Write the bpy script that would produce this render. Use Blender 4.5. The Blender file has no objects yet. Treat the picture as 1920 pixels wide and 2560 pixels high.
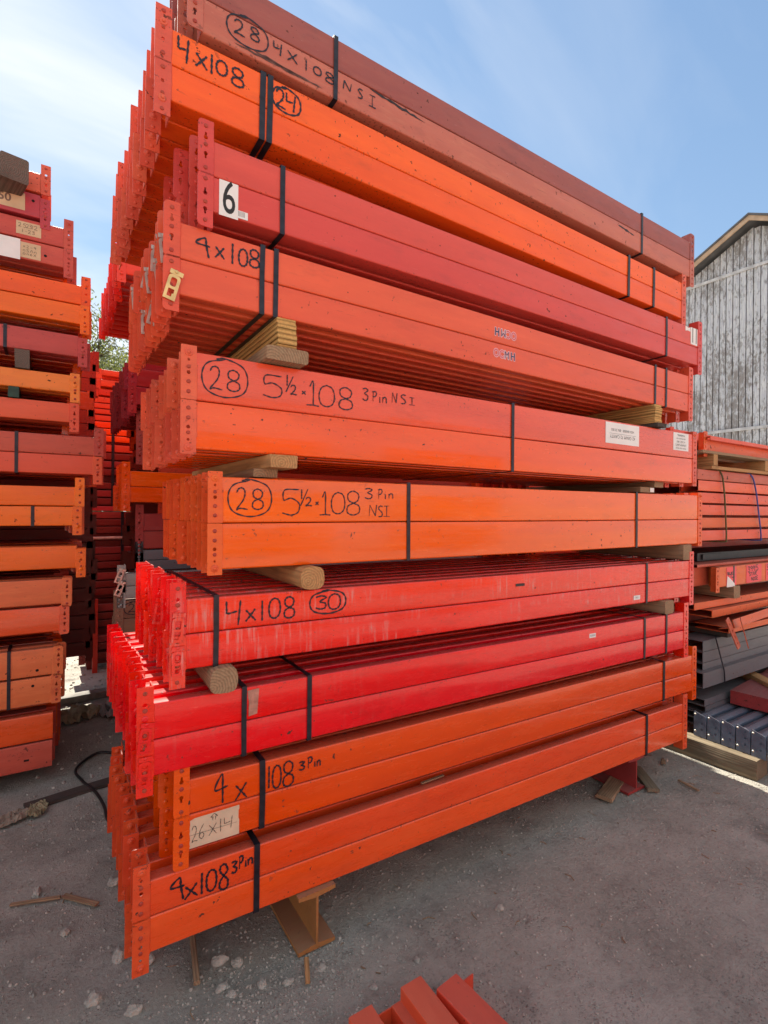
import bpy, bmesh, math, random
from mathutils import Vector, Matrix, noise
random.seed(7)
C = bpy.context.scene.collection
S = bpy.context.scene
R = math.radians

# ------------------------------------------------------------ camera
CH = 1.42
yaw, pitch, roll = R(32.494), R(-0.022), R(0.514)
fwd = Vector((math.sin(yaw)*math.cos(pitch), math.cos(yaw)*math.cos(pitch), math.sin(pitch)))
rt = Vector((math.cos(yaw), -math.sin(yaw), 0)); up = rt.cross(fwd)
r2 = rt*math.cos(roll)+up*math.sin(roll); u2 = -rt*math.sin(roll)+up*math.cos(roll)
cam = bpy.data.cameras.new('camera'); co = bpy.data.objects.new('camera', cam); C.objects.link(co)
co.matrix_world = Matrix(((r2.x,u2.x,-fwd.x,0),(r2.y,u2.y,-fwd.y,0),(r2.z,u2.z,-fwd.z,CH),(0,0,0,1)))
cam.sensor_fit = 'HORIZONTAL'; cam.sensor_width = 36; cam.lens = 36*1301.57/1920
cam.clip_start = 0.02; cam.clip_end = 1000
S.camera = co
# ------------------------------------------------------------ world
SUN_B, SUN_E = R(-2.0), R(46)          # bearing from +Y towards +X, elevation
w = bpy.data.worlds.new('World'); S.world = w; w.use_nodes = True
N = w.node_tree.nodes; L = w.node_tree.links; N.clear()
out = N.new('ShaderNodeOutputWorld'); bg = N.new('ShaderNodeBackground'); L.new(bg.outputs[0], out.inputs[0])
sky = N.new('ShaderNodeTexSky'); sky.sky_type = 'NISHITA'; sky.sun_disc = False
sky.sun_elevation = SUN_E; sky.sun_rotation = SUN_B; sky.air_density = 1.0; sky.dust_density = .15; sky.ozone_density = 3.2
bg.inputs[1].default_value = 0.13
tc = N.new('ShaderNodeTexCoord')
mp = N.new('ShaderNodeMapping'); mp.inputs['Rotation'].default_value = (R(20), R(35), R(25)); mp.inputs['Scale'].default_value = (0.7, 4.2, 2.4)
L.new(tc.outputs['Generated'], mp.inputs[0])
n1 = N.new('ShaderNodeTexNoise'); n1.inputs['Scale'].default_value = 1.5; n1.inputs['Detail'].default_value = 6; n1.inputs['Roughness'].default_value = .5; n1.inputs['Distortion'].default_value = .4
L.new(mp.outputs[0], n1.inputs['Vector'])
cr = N.new('ShaderNodeValToRGB'); cr.color_ramp.elements[0].position = .38; cr.color_ramp.elements[1].position = 1.0
cr.color_ramp.elements[1].color = (.62,.62,.62,1)
L.new(n1.outputs[0], cr.inputs[0])
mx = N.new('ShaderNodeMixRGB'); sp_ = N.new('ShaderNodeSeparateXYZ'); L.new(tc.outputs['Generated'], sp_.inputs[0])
bk = N.new('ShaderNodeMapRange'); bk.interpolation_type = 'SMOOTHSTEP'; L.new(sp_.outputs[1], bk.inputs[0]); bk.inputs[1].default_value = .15; bk.inputs[2].default_value = -.45; bk.inputs[3].default_value = 0; bk.inputs[4].default_value = .62  # pale cloud added behind the camera, out of view, for whiter fill
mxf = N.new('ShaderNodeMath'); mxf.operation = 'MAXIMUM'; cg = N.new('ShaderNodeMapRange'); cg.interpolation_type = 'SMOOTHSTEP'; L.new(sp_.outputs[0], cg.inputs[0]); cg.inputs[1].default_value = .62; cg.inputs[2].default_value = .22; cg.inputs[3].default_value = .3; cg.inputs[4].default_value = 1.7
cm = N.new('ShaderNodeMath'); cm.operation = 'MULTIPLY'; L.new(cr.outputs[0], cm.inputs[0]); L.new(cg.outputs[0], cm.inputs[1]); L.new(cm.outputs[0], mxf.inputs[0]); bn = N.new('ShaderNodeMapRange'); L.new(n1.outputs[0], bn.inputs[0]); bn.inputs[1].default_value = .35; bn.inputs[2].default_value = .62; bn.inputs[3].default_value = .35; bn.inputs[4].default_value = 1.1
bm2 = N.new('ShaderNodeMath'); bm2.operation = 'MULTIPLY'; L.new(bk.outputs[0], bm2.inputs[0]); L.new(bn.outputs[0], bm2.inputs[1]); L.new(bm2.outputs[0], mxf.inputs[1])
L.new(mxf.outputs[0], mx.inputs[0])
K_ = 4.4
va_ = N.new('ShaderNodeVectorMath'); va_.operation = 'ADD'; L.new(sky.outputs[0], va_.inputs[0]); va_.inputs[1].default_value = (K_*.66, K_*.92, K_*1.18)
vd_ = N.new('ShaderNodeVectorMath'); vd_.operation = 'DIVIDE'; L.new(sky.outputs[0], vd_.inputs[0]); L.new(va_.outputs[0], vd_.inputs[1])
vm_ = N.new('ShaderNodeVectorMath'); vm_.operation = 'MULTIPLY'; L.new(vd_.outputs[0], vm_.inputs[0]); vm_.inputs[1].default_value = (K_*.66, K_*.92, K_*1.18)
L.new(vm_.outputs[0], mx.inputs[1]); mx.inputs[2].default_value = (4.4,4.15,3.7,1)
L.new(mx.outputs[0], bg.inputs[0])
# ------------------------------------------------------------ sun
sd = bpy.data.lights.new('sun', 'SUN'); sd.energy = 4.9; sd.angle = R(.55); sd.color = (1,.93,.82)
so = bpy.data.objects.new('sun', sd); C.objects.link(so)
sv = Vector((math.sin(SUN_B)*math.cos(SUN_E), math.cos(SUN_B)*math.cos(SUN_E), math.sin(SUN_E)))
so.rotation_euler = sv.to_track_quat('Z', 'Y').to_euler(); so.location = (0,0,20)
S.view_settings.view_transform = 'Standard'; S.view_settings.look = 'None'; S.view_settings.exposure = 1.43; S.view_settings.gamma = 1
S.cycles.max_bounces = 8; S.cycles.diffuse_bounces = 5; S.cycles.glossy_bounces = 3

# ------------------------------------------------------------ materials
def lin(c): return tuple(((x/255+.055)/1.055)**2.4 if x/255 > .04045 else x/255/12.92 for x in c)
MATS = {}
def newmat(name):
    m = bpy.data.materials.new(name); m.use_nodes = True
    n = m.node_tree.nodes; l = m.node_tree.links
    return m, n, l, n['Principled BSDF']
def nz(n, l, vec, scale, detail=4, rough=.55, dist=0):
    t = n.new('ShaderNodeTexNoise'); t.inputs['Scale'].default_value = scale; t.inputs['Detail'].default_value = detail
    t.inputs['Roughness'].default_value = rough; t.inputs['Distortion'].default_value = dist
    l.new(vec, t.inputs['Vector']); return t.outputs[0]
def ramp(n, l, fac, a, b, ca=(0,0,0,1), cb=(1,1,1,1)):
    r = n.new('ShaderNodeValToRGB'); r.color_ramp.elements[0].position = a; r.color_ramp.elements[1].position = b
    r.color_ramp.elements[0].color = ca; r.color_ramp.elements[1].color = cb; l.new(fac, r.inputs[0]); return r.outputs[0]
def mixc(n, l, fac, a, b):
    m = n.new('ShaderNodeMixRGB')
    for i, v in enumerate((fac, a, b)):
        if isinstance(v, (int, float)): m.inputs[i].default_value = v
        elif isinstance(v, tuple): m.inputs[i].default_value = (*v[:3], 1)
        else: l.new(v, m.inputs[i])
    return m.outputs[0]
def math_(n, l, op, a, b):
    m = n.new('ShaderNodeMath'); m.operation = op
    for i, v in enumerate((a, b)):
        if isinstance(v, (int, float)): m.inputs[i].default_value = v
        else: l.new(v, m.inputs[i])
    return m.outputs[0]
def scaled(n, l, vec, s, rot=(0,0,0)):
    m = n.new('ShaderNodeMapping'); m.inputs['Scale'].default_value = s; m.inputs['Rotation'].default_value = rot; l.new(vec, m.inputs[0]); return m.outputs[0]
def paint(key, rgb, dirt=.35, rough=.36, streak=0, rust=.35, dust=.3):
    """old enamel on steel: tone drift, scratches, chips, dust, optional run marks"""
    if key in MATS: return MATS[key]
    m, n, l, b = newmat('paint_'+key)
    tc = n.new('ShaderNodeTexCoord'); oi = n.new('ShaderNodeObjectInfo')
    av = n.new('ShaderNodeVectorMath'); av.operation = 'ADD'
    cx = n.new('ShaderNodeCombineXYZ'); rs = math_(n, l, 'MULTIPLY', oi.outputs['Random'], 37.0)
    l.new(rs, cx.inputs[0]); l.new(rs, cx.inputs[1]); l.new(tc.outputs['Object'], av.inputs[0]); l.new(cx.outputs[0], av.inputs[1])
    v = av.outputs[0]
    base = tuple(rgb)
    dk = (base[0]*.66, base[1]*.5, base[2]*.55); lt = (min(1, base[0]*1.03+.01), base[1]*1.3+.01, base[2]*1.3+.008)
    big = nz(n, l, scaled(n, l, v, (1.3, 6, 9)), 1.4, 5)
    col = mixc(n, l, ramp(n, l, big, .3, .7), dk, base)
    col = mixc(n, l, .35+.2*dirt, base, col)
    mid = nz(n, l, scaled(n, l, v, (3, 14, 14)), 3.2, 8, .65)
    col = mixc(n, l, math_(n, l, 'MULTIPLY', ramp(n, l, mid, .5, .72), dust), col, lt)
    # per-piece tone
    hs = n.new('ShaderNodeHueSaturation'); l.new(col, hs.inputs['Color'])
    l.new(math_(n, l, 'ADD', math_(n, l, 'MULTIPLY', oi.outputs['Random'], .08), .96), hs.inputs['Value'])
    l.new(math_(n, l, 'ADD', math_(n, l, 'MULTIPLY', oi.outputs['Random'], .006), .497), hs.inputs['Hue'])
    col = hs.outputs[0]
    # scratches
    sc = nz(n, l, scaled(n, l, v, (7, 60, 60), (0, .25, 0)), 3.0, 3, .5, 1.2)
    scm = ramp(n, l, sc, .70, .735)
    col = mixc(n, l, math_(n, l, 'MULTIPLY', scm, .5*dirt+.25), col, (min(1,lt[0]+.05), lt[1]+.07, lt[2]+.06))
    sc2 = nz(n, l, scaled(n, l, v, (4, 30, 45), (0, -.12, 0)), 2.6, 4, .6, .8)
    col = mixc(n, l, math_(n, l, 'MULTIPLY', ramp(n, l, sc2, .66, .74), .25+.4*dirt), col, (base[0]*.3, base[1]*.3, base[2]*.4+.004))
    blot = nz(n, l, scaled(n, l, v, (1, 2, 3)), 5, 6, .65)
    col = mixc(n, l, math_(n, l, 'MULTIPLY', ramp(n, l, blot, .56, .7), .2+.3*dirt), col, (base[0]*.55, base[1]*.55+.006, base[2]*.6+.006))
    so_ = n.new('ShaderNodeSeparateXYZ'); l.new(tc.outputs['Object'], so_.inputs[0]); zc_ = so_.outputs[2]
    eg = math_(n, l, 'ADD', ramp(n, l, zc_, .002, .012, (1,1,1,1), (0,0,0,1)), math_(n, l, 'MULTIPLY', ramp(n, l, zc_, .086, .096), ramp(n, l, zc_, .100, .104, (1,1,1,1), (0,0,0,1))))
    eg = math_(n, l, 'ADD', eg, ramp(n, l, zc_, .124, .134))
    en = nz(n, l, scaled(n, l, v, (1, 1, 1)), 95, 3, .6)
    em = math_(n, l, 'MULTIPLY', math_(n, l, 'MULTIPLY', ramp(n, l, en, .60, .64), eg), ramp(n, l, ch2_(n, l, v), .40, .58))
    col = mixc(n, l, math_(n, l, 'MULTIPLY', em, .35+.6*rust), col, (.07, .02, .012))
    # chips with rust
    ch = nz(n, l, v, 44, 3, .6); ch2 = nz(n, l, v, 2.6, 3, .6)
    chip = math_(n, l, 'MULTIPLY', ramp(n, l, ch, .685-.03*rust, .705-.03*rust), ramp(n, l, ch2, .47, .6))
    col = mixc(n, l, chip, col, (.06, .022, .012))
    sp = nz(n, l, v, 75, 1, .5); spk = math_(n, l, 'MULTIPLY', ramp(n, l, sp, .76, .78), ramp(n, l, mid, .45, .6))
    col = mixc(n, l, math_(n, l, 'MULTIPLY', spk, .8), col, (.05, .02, .015))
    if streak:
        st = nz(n, l, scaled(n, l, v, (60, 2, 5)), 1.5, 5, .6)
        stm = math_(n, l, 'MULTIPLY', ramp(n, l, st, .52, .75), ramp(n, l, nz(n, l, scaled(n, l, v, (1.6, 1, 9)), 2.0, 3), .4, .62))
        col = mixc(n, l, math_(n, l, 'MULTIPLY', stm, streak), col, (.62, .36, .33))
    # settled dust on upward faces, as a real coat
    ge = n.new('ShaderNodeNewGeometry'); sx = n.new('ShaderNodeSeparateXYZ'); l.new(ge.outputs['Normal'], sx.inputs[0])
    upf = ramp(n, l, sx.outputs[2], .6, .95)
    col = mixc(n, l, math_(n, l, 'MULTIPLY', upf, .22+.3*dirt), col, (.2, .15, .13))
    l.new(col, b.inputs['Base Color'])
    rr = ramp(n, l, mid, .25, .8, (rough-.12,)*3+(1,), (rough+.18,)*3+(1,))
    l.new(mixc(n, l, chip, rr, (.9, .9, .9)), b.inputs['Roughness'])
    b.inputs['Specular IOR Level'].default_value = .45
    if rough < .3: b.inputs['Coat Weight'].default_value = .35; b.inputs['Coat Roughness'].default_value = .07
    bp = n.new('ShaderNodeBump'); bp.inputs['Strength'].default_value = .22; bp.inputs['Distance'].default_value = .004
    warp = nz(n, l, scaled(n, l, v, (2.0, 6, 6)), 1.6, 2)
    hgt = math_(n, l, 'ADD', math_(n, l, 'MULTIPLY', warp, 3.2), math_(n, l, 'MULTIPLY', nz(n, l, v, 140, 2), .05))
    hgt = math_(n, l, 'SUBTRACT', hgt, math_(n, l, 'MULTIPLY', chip, .25))
    l.new(hgt, bp.inputs['Height']); l.new(bp.outputs[0], b.inputs['Normal'])
    MATS[key] = m; return m
def ch2_(n, l, v): return nz(n, l, v, 1.9, 3, .6)
def simple(key, rgb, rough=.6, metal=0, var=.3, scale=20, bump=.1, spec=.4):
    if key in MATS: return MATS[key]
    m, n, l, b = newmat(key)
    tc = n.new('ShaderNodeTexCoord'); f = nz(n, l, tc.outputs['Object'], scale, 6)
    a = tuple(max(0, x*(1-var)) for x in rgb); c = tuple(min(1, x*(1+var)) for x in rgb)
    l.new(mixc(n, l, ramp(n, l, f, .3, .7), a, c), b.inputs['Base Color'])
    b.inputs['Roughness'].default_value = rough; b.inputs['Metallic'].default_value = metal; b.inputs['Specular IOR Level'].default_value = spec
    if bump:
        bp = n.new('ShaderNodeBump'); bp.inputs['Strength'].default_value = bump; bp.inputs['Distance'].default_value = .01
        l.new(f, bp.inputs['Height']); l.new(bp.outputs[0], b.inputs['Normal'])
    MATS[key] = m; return m
def wood(key, rgb, dark=.35, ply=False):
    if key in MATS: return MATS[key]
    m, n, l, b = newmat('wood_'+key)
    tc = n.new('ShaderNodeTexCoord'); o = tc.outputs['Object']; oi = n.new('ShaderNodeObjectInfo')
    off = n.new('ShaderNodeCombineXYZ'); l.new(math_(n, l, 'MULTIPLY', oi.outputs['Random'], .05), off.inputs[0]); l.new(math_(n, l, 'MULTIPLY', oi.outputs['Random'], .03), off.inputs[2])
    va = n.new('ShaderNodeVectorMath'); va.operation = 'ADD'; l.new(o, va.inputs[0]); l.new(off.outputs[0], va.inputs[1]); o = va.outputs[0]
    # grain runs along local Y; rings show on the end faces
    if ply:
        wv = n.new('ShaderNodeTexWave'); wv.wave_type = 'BANDS'; wv.bands_direction = 'Z'; wv.inputs['Scale'].default_value = 26; wv.inputs['Distortion'].default_value = 1.2; wv.inputs['Detail Scale'].default_value = 3
        l.new(scaled(n, l, o, (1, .1, 1)), wv.inputs['Vector'])
    else:
        wv = n.new('ShaderNodeTexWave'); wv.wave_type = 'RINGS'; wv.rings_direction = 'Y'; wv.inputs['Scale'].default_value = 38; wv.inputs['Distortion'].default_value = 2.2; wv.inputs['Detail'].default_value = 3; wv.inputs['Detail Scale'].default_value = .9
        l.new(scaled(n, l, o, (1, .08, 1)), wv.inputs['Vector'])
    gr = nz(n, l, scaled(n, l, o, (60, 3, 60)), 2, 5)
    dk = tuple(x*dark for x in rgb)
    col = mixc(n, l, math_(n, l, 'MULTIPLY', ramp(n, l, wv.outputs[0], .3, 1.0), .42 if not ply else .65), rgb, dk)
    col = mixc(n, l, math_(n, l, 'MULTIPLY', ramp(n, l, gr, .45, .7), .45), col, dk)
    col = mixc(n, l, math_(n, l, 'MULTIPLY', ramp(n, l, nz(n, l, o, 9, 5), .5, .75), .5), col, (rgb[0]*.4, rgb[1]*.38, rgb[2]*.36))
    l.new(col, b.inputs['Base Color']); b.inputs['Roughness'].default_value = .85; b.inputs['Specular IOR Level'].default_value = .2
    bp = n.new('ShaderNodeBump'); bp.inputs['Strength'].default_value = .4; bp.inputs['Distance'].default_value = .003
    l.new(math_(n, l, 'ADD', math_(n, l, 'MULTIPLY', wv.outputs[0], .35), gr), bp.inputs['Height']); l.new(bp.outputs[0], b.inputs['Normal'])
    MATS[key] = m; return m
INK = simple('marker_ink', (.012, .012, .022), .45, 0, .2, 60, 0)
STRAP = simple('strap_steel', (.022, .024, .034), .38, .35, .4, 30, .05)
SILVER = simple('zinc_clip', (.6, .58, .5), .4, .75, .3, 30, .2)
RIVET = None

# ------------------------------------------------------------ mesh helpers
class MB:
    def __init__(s): s.v = []; s.f = []
    def add(s, vs, fs):
        o = len(s.v); s.v += [tuple(v) for v in vs]; s.f += [tuple(i+o for i in f) for f in fs]
    def box(s, a, b):
        (x0,y0,z0),(x1,y1,z1) = a, b
        s.add([(x0,y0,z0),(x1,y0,z0),(x1,y1,z0),(x0,y1,z0),(x0,y0,z1),(x1,y0,z1),(x1,y1,z1),(x0,y1,z1)],
              [(0,3,2,1),(4,5,6,7),(0,1,5,4),(1,2,6,5),(2,3,7,6),(3,0,4,7)])
    def prism(s, prof, x0, x1, axis='x', cap=True):
        n = len(prof)
        f = {'x': lambda p,t:(t,p[0],p[1]), 'y': lambda p,t:(p[0],t,p[1]), 'z': lambda p,t:(p[0],p[1],t)}[axis]
        vs = [f(p,x0) for p in prof]+[f(p,x1) for p in prof]
        fs = [(i,(i+1)%n,(i+1)%n+n,i+n) for i in range(n)]
        if cap: fs += [tuple(range(n)), tuple(range(2*n-1, n-1, -1))]
        s.add(vs, fs)
    def tube(s, pts, r, k=8):
        pts = [Vector(p) for p in pts]; rings = []
        for i, p in enumerate(pts):
            d = (pts[min(i+1,len(pts)-1)]-pts[max(i-1,0)]).normalized()
            a = d.orthogonal().normalized() if not rings else (pa - d*pa.dot(d)).normalized()
            pa = a; b = d.cross(a); rr = r[i] if isinstance(r, list) else r
            rings.append([p+a*math.cos(2*math.pi*j/k)*rr+b*math.sin(2*math.pi*j/k)*rr for j in range(k)])
        vs = [v for q in rings for v in q]; fs = []
        for i in range(len(rings)-1):
            for j in range(k): fs.append((i*k+j, i*k+(j+1)%k, (i+1)*k+(j+1)%k, (i+1)*k+j))
        fs += [tuple(range(k-1,-1,-1)), tuple(range((len(rings)-1)*k, len(rings)*k))]
        s.add(vs, fs)
    def dome(s, c, r, h, k=10, d=-1):
        """low rivet head facing -Y"""
        x,y,z = c; vs = []; fs = []
        for rr, hh in ((r,0),(r*.92,h*.6),(r*.55,h)):
            vs += [(x+rr*math.cos(2*math.pi*j/k), y+d*hh, z+rr*math.sin(2*math.pi*j/k)) for j in range(k)]
        for q in range(2):
            fs += [(q*k+j, q*k+(j+1)%k, (q+1)*k+(j+1)%k, (q+1)*k+j) for j in range(k)]
        fs.append(tuple(range(2*k, 3*k))); s.add(vs, fs)
    def mesh(s, name, mat, smooth=False, recalc=True):
        m = bpy.data.meshes.new(name); m.from_pydata(s.v, [], s.f); m.validate()
        if recalc:
            bm = bmesh.new(); bm.from_mesh(m); bmesh.ops.recalc_face_normals(bm, faces=bm.faces); bm.to_mesh(m); bm.free()
        if mat: m.materials.append(mat)
        if smooth:
            m.polygons.foreach_set('use_smooth', [True]*len(m.polygons)); 
            m.set_sharp_from_angle(angle=R(38)) if hasattr(m, 'set_sharp_from_angle') else None
        return m
def link(name, mesh, parent=None, loc=(0,0,0), rot=(0,0,0)):
    o = bpy.data.objects.new(name, mesh); C.objects.link(o); o.location = loc; o.rotation_euler = rot
    if parent: o.parent = parent
    return o
def tag(o, label=None, cat=None, group=None, kind=None):
    if label: o['label'] = label
    if cat: o['category'] = cat
    if group: o['group'] = group
    if kind: o['kind'] = kind
    elif cat: o['kind'] = 'thing'
    return o
def thing(name, label, cat, loc=(0,0,0), rot=(0,0,0), group=None):
    return tag(link(name, None, None, loc, rot), label, cat, group)
def rounded(pts, rad, k=3):
    """round the corners of a 2-D polygon"""
    out = []; n = len(pts)
    for i, p in enumerate(pts):
        a, b, c = Vector(pts[i-1]), Vector(p), Vector(pts[(i+1)%n]); r_ = rad[i] if isinstance(rad, (list,tuple)) else rad
        if r_ <= 0: out.append(tuple(b)); continue
        u, v = (a-b).normalized(), (c-b).normalized(); r_ = min(r_, (a-b).length*.45, (c-b).length*.45)
        for j in range(k+1):
            t = j/k; q = (b+u*r_)*(1-t)**2 + b*2*t*(1-t) + (b+v*r_)*t*t; out.append(tuple(q))
    return out
def circ(x, y, r, k=12): return [(x+r*math.cos(2*math.pi*j/k), y+r*math.sin(2*math.pi*j/k)) for j in range(k)]
def plate_mesh(outline, holes, t):
    """flat plate in XZ with real holes, thickness along Y centred on 0; returns verts, faces"""
    cu = bpy.data.curves.new('tmp', 'CURVE'); cu.dimensions = '2D'; cu.fill_mode = 'BOTH'; cu.extrude = t/2
    for loop in [outline]+holes:
        sp = cu.splines.new('POLY'); sp.points.add(len(loop)-1)
        for i, p in enumerate(loop): sp.points[i].co = (p[0], p[1], 0, 1)
        sp.use_cyclic_u = True
    ob = bpy.data.objects.new('tmp', cu); C.objects.link(ob)
    dg = bpy.context.evaluated_depsgraph_get(); me = ob.evaluated_get(dg).to_mesh()
    vs = [(v.co.x, v.co.z, v.co.y) for v in me.vertices]; fs = [tuple(p.vertices) for p in me.polygons]
    ob.evaluated_get(dg).to_mesh_clear(); bpy.data.objects.remove(ob); bpy.data.curves.remove(cu)
    return vs, fs
def text_mesh(txt, size, mat, bold=0, align='CENTER', spacing=1.0):
    cu = bpy.data.curves.new('tmp', 'FONT'); cu.body = txt; cu.size = size; cu.offset = bold; cu.align_x = align; cu.align_y = 'CENTER'; cu.fill_mode = 'FRONT'; cu.space_character = spacing; cu.resolution_u = 4
    ob = bpy.data.objects.new('tmp', cu); C.objects.link(ob)
    dg = bpy.context.evaluated_depsgraph_get(); me = ob.evaluated_get(dg).to_mesh()
    m = MB(); m.add([(v.co.x, 0, v.co.y) for v in me.vertices], [tuple(p.vertices) for p in me.polygons])
    ob.evaluated_get(dg).to_mesh_clear(); bpy.data.objects.remove(ob); bpy.data.curves.remove(cu)
    return m.mesh('lettering', mat, recalc=False)

# ------------------------------------------------------------ handwriting
G = {
 '4u': [[(0,1),(.02,.62),(.1,.5),(.75,.56)],[(.98,1),(.9,.5),(.82,0)]],
 '4c': [[(.98,.6),(0,.66),(.62,1),(.72,.6),(.9,0)]],
 '4s': [[(1,.55),(0,.5),(.55,1),(.6,.5),(.62,0)]],
 '2': [[(.02,.78),(.2,.97),(.55,1),(.75,.8),(.6,.45),(.02,0),(.35,.05),(1,.0)]],
 '8': [[(.85,.82),(.6,1),(.2,.95),(.15,.75),(.5,.55),(.9,.33),(.85,.06),(.5,0),(.12,.1),(.15,.35),(.5,.54),(.85,.7),(.85,.84)]],
 '8o': [[(.5,.5),(.15,.62),(.12,.88),(.5,1),(.88,.85),(.8,.6),(.5,.5),(.1,.36),(.08,.1),(.5,0),(.92,.12),(.9,.38),(.5,.5)]],
 '0': [[(.5,1),(.15,.85),(0,.5),(.12,.12),(.5,0),(.88,.15),(1,.5),(.85,.88),(.45,1.0)]],
 '1': [[(.5,1),(.48,.5),(.5,0)]], '1b': [[(.1,.78),(.5,1),(.52,.02)],[(-.25,0),(.5,.02),(1.2,0)]],
 'x': [[(.02,.95),(.5,.5),(1,.02)],[(.95,1),(.5,.5),(0,0)]],
 '5': [[(.95,1),(.15,.97),(.1,.58),(.5,.66),(.95,.45),(.9,.12),(.5,0),(.02,.08)]],
 '3': [[(.0,.92),(.5,1),(.9,.85),(.35,.58),(.85,.4),(.8,.08),(.4,0),(0,.12)]],
 'P': [[(.2,0),(.25,1)],[(.05,.95),(.7,1),(.9,.75),(.6,.5),(.22,.48)]], 'i': [[(.5,.6),(.5,0)],[(.5,.82),(.55,.85)]],
 'n': [[(.1,.6),(.1,0)],[(.1,.4),(.45,.62),(.8,.5),(.85,0)]], 'N': [[(0,0),(.1,1)],[(.1,1),(.8,.02)],[(.8,.02),(.95,1)]],
 'S': [[(.9,.95),(.4,1),(.1,.75),(.8,.35),(.7,.05),(.05,0)]], 'I': [[(.5,1),(.5,0)],[(.1,1),(.9,1)],[(0,0),(1,0)]],
 '/': [[(0,0),(1,1)]], '"': [[(.2,1),(.1,.6)],[(.8,1),(.7,.6)]], '6': [[(.8,1),(.2,.6),(.05,.2),(.5,0),(.85,.25),(.5,.45),(.12,.3)]],
 'up': [[(.5,1),(0,.5),(.3,.52),(.3,0)],[(.5,1),(1,.5),(.7,.52),(.7,0)]], '-': [[(0,.5),(1,.5)]], 'o': [[(.5,1),(.1,.85),(-.02,.5),(.1,.14),(.5,0),(.9,.14),(1.02,.5),(.9,.86),(.5,1.02),(.3,.98)]],
 '9': [[(.9,.8),(.5,1),(.1,.75),(.5,.5),(.9,.8),(.8,0)]], 'T': [[(0,1),(1,1)],[(.5,1),(.5,0)]], 'A': [[(0,0),(.5,1),(1,0)],[(.2,.4),(.8,.4)]],
 'R': [[(.1,0),(.1,1),(.8,.8),(.1,.5),(.9,0)]], 'O': [[(.5,1),(0,.5),(.5,0),(1,.5),(.5,1)]], 'E': [[(1,1),(.1,1),(.1,0),(1,0)],[(.1,.5),(.8,.5)]],
}
def smooth_path(p, k=6):
    if len(p) < 3: return [Vector(a) for a in p]
    P = [Vector(a) for a in p]; P = [P[0]*2-P[1]]+P+[P[-1]*2-P[-2]]; o = []
    for i in range(1, len(P)-2):
        for j in range(k):
            t = j/k; a,b,c,d = P[i-1:i+3]
            o.append(.5*((2*b)+(c-a)*t+(2*a-5*b+4*c-d)*t*t+(3*b-a-3*c+d)*t**3))
    return o+[P[-2]]
def writing(items, width, shear=0.0):
    """items: (glyph, u0, v0, u1, v1[, dv]) -> one ribbon mesh just proud of the face (local y = -0.0007)"""
    m = MB(); q = 0
    for it in items:
        g,u0,v0,u1,v1 = it[:5]; dv = it[5] if len(it) > 5 else 0
        for st in G[g]:
            pts = [(u0+(u1-u0)*(p[0]+shear*p[1]), v0+(v1-v0)*p[1]+dv*p[0]) for p in st]
            P = smooth_path(pts) if g not in ('up','N','I') else [Vector(a) for a in pts]
            vs = []; fs = []; q += 1
            for i, p in enumerate(P):
                d = (P[min(i+1,len(P)-1)]-P[max(i-1,0)]); d = d.normalized() if d.length > 0 else Vector((1,0)); nn = Vector((-d.y, d.x))
                ww = width*(.42+.14*math.sin(i*1.7+len(pts)+q)+(.0 if 0 < i < len(P)-1 else -.12))
                y = -.0014-.00005*(q%8)
                for s_ in (1,-1): vs.append((p.x+nn.x*ww*s_, y, p.y+nn.y*ww*s_))
            for i in range(len(P)-1): fs.append((2*i,2*i+1,2*i+3,2*i+2))
            m.add(vs, fs)
    return m.mesh('marking', INK, recalc=False)

# ------------------------------------------------------------ beams
def tube_mesh(h, wd, step, length, mat):
    key = ('tube', round(h,4), wd, step, length, mat.name)
    if key in MATS: return MATS[key]
    r_ = .0055
    if step == 'top': prof = [(0,0),(wd,0),(wd,h-.03),(wd*.6,h-.03),(wd*.6,h),(0,h)]; rd = [r_,r_,.003,.002,.003,r_]
    elif step == 'bottom': prof = [(0,0),(wd*.55,0),(wd*.55,.022),(wd,.022),(wd,h),(0,h)]; rd = [r_,.003,.002,.003,r_,r_]
    else: prof = [(0,0),(wd,0),(wd,h),(0,h)]; rd = r_
    pr = rounded(prof, rd, 3); m = MB(); n = len(pr)
    xs = [length*i/16 for i in range(17)]; ph = len(mat.name)*1.7+h*90
    for i in range(len(xs)):
        t_ = i/16; e_ = math.sin(math.pi*t_); dy = e_*.0012*math.sin(ph+5*t_); dz = e_*.0014*math.sin(ph*2+4*t_)-e_*.0004
        m.v += [(xs[i],p[0]+dy,p[1]+dz) for p in pr]
    for i in range(len(xs)-1):
        m.f += [(i*n+j, i*n+(j+1)%n, (i+1)*n+(j+1)%n, (i+1)*n+j) for j in range(n)]
    # open ends, inner skin visible inside
    me = m.mesh('tube', mat, True); MATS[key] = me; return me
def keyhole(x, z, s, up_):
    k = 9; pts = []
    for j in range(k+1):
        a = R(-235)+R(290)*j/k if up_ else 0
        pts.append((x+s*math.cos(R(55)-R(290)*j/k+math.pi/1), z))
    # explicit teardrop
    pts = []
    for j in range(11):
        a = R(120)+R(300)*j/10
        pts.append((s*math.cos(a), s*math.sin(a)))
    pts += [(s*.42, s*2.4), (-s*.42, s*2.4)]
    sg = 1 if up_ else -1
    return [(x+p[0], z+p[1]*sg) for p in pts]
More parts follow.
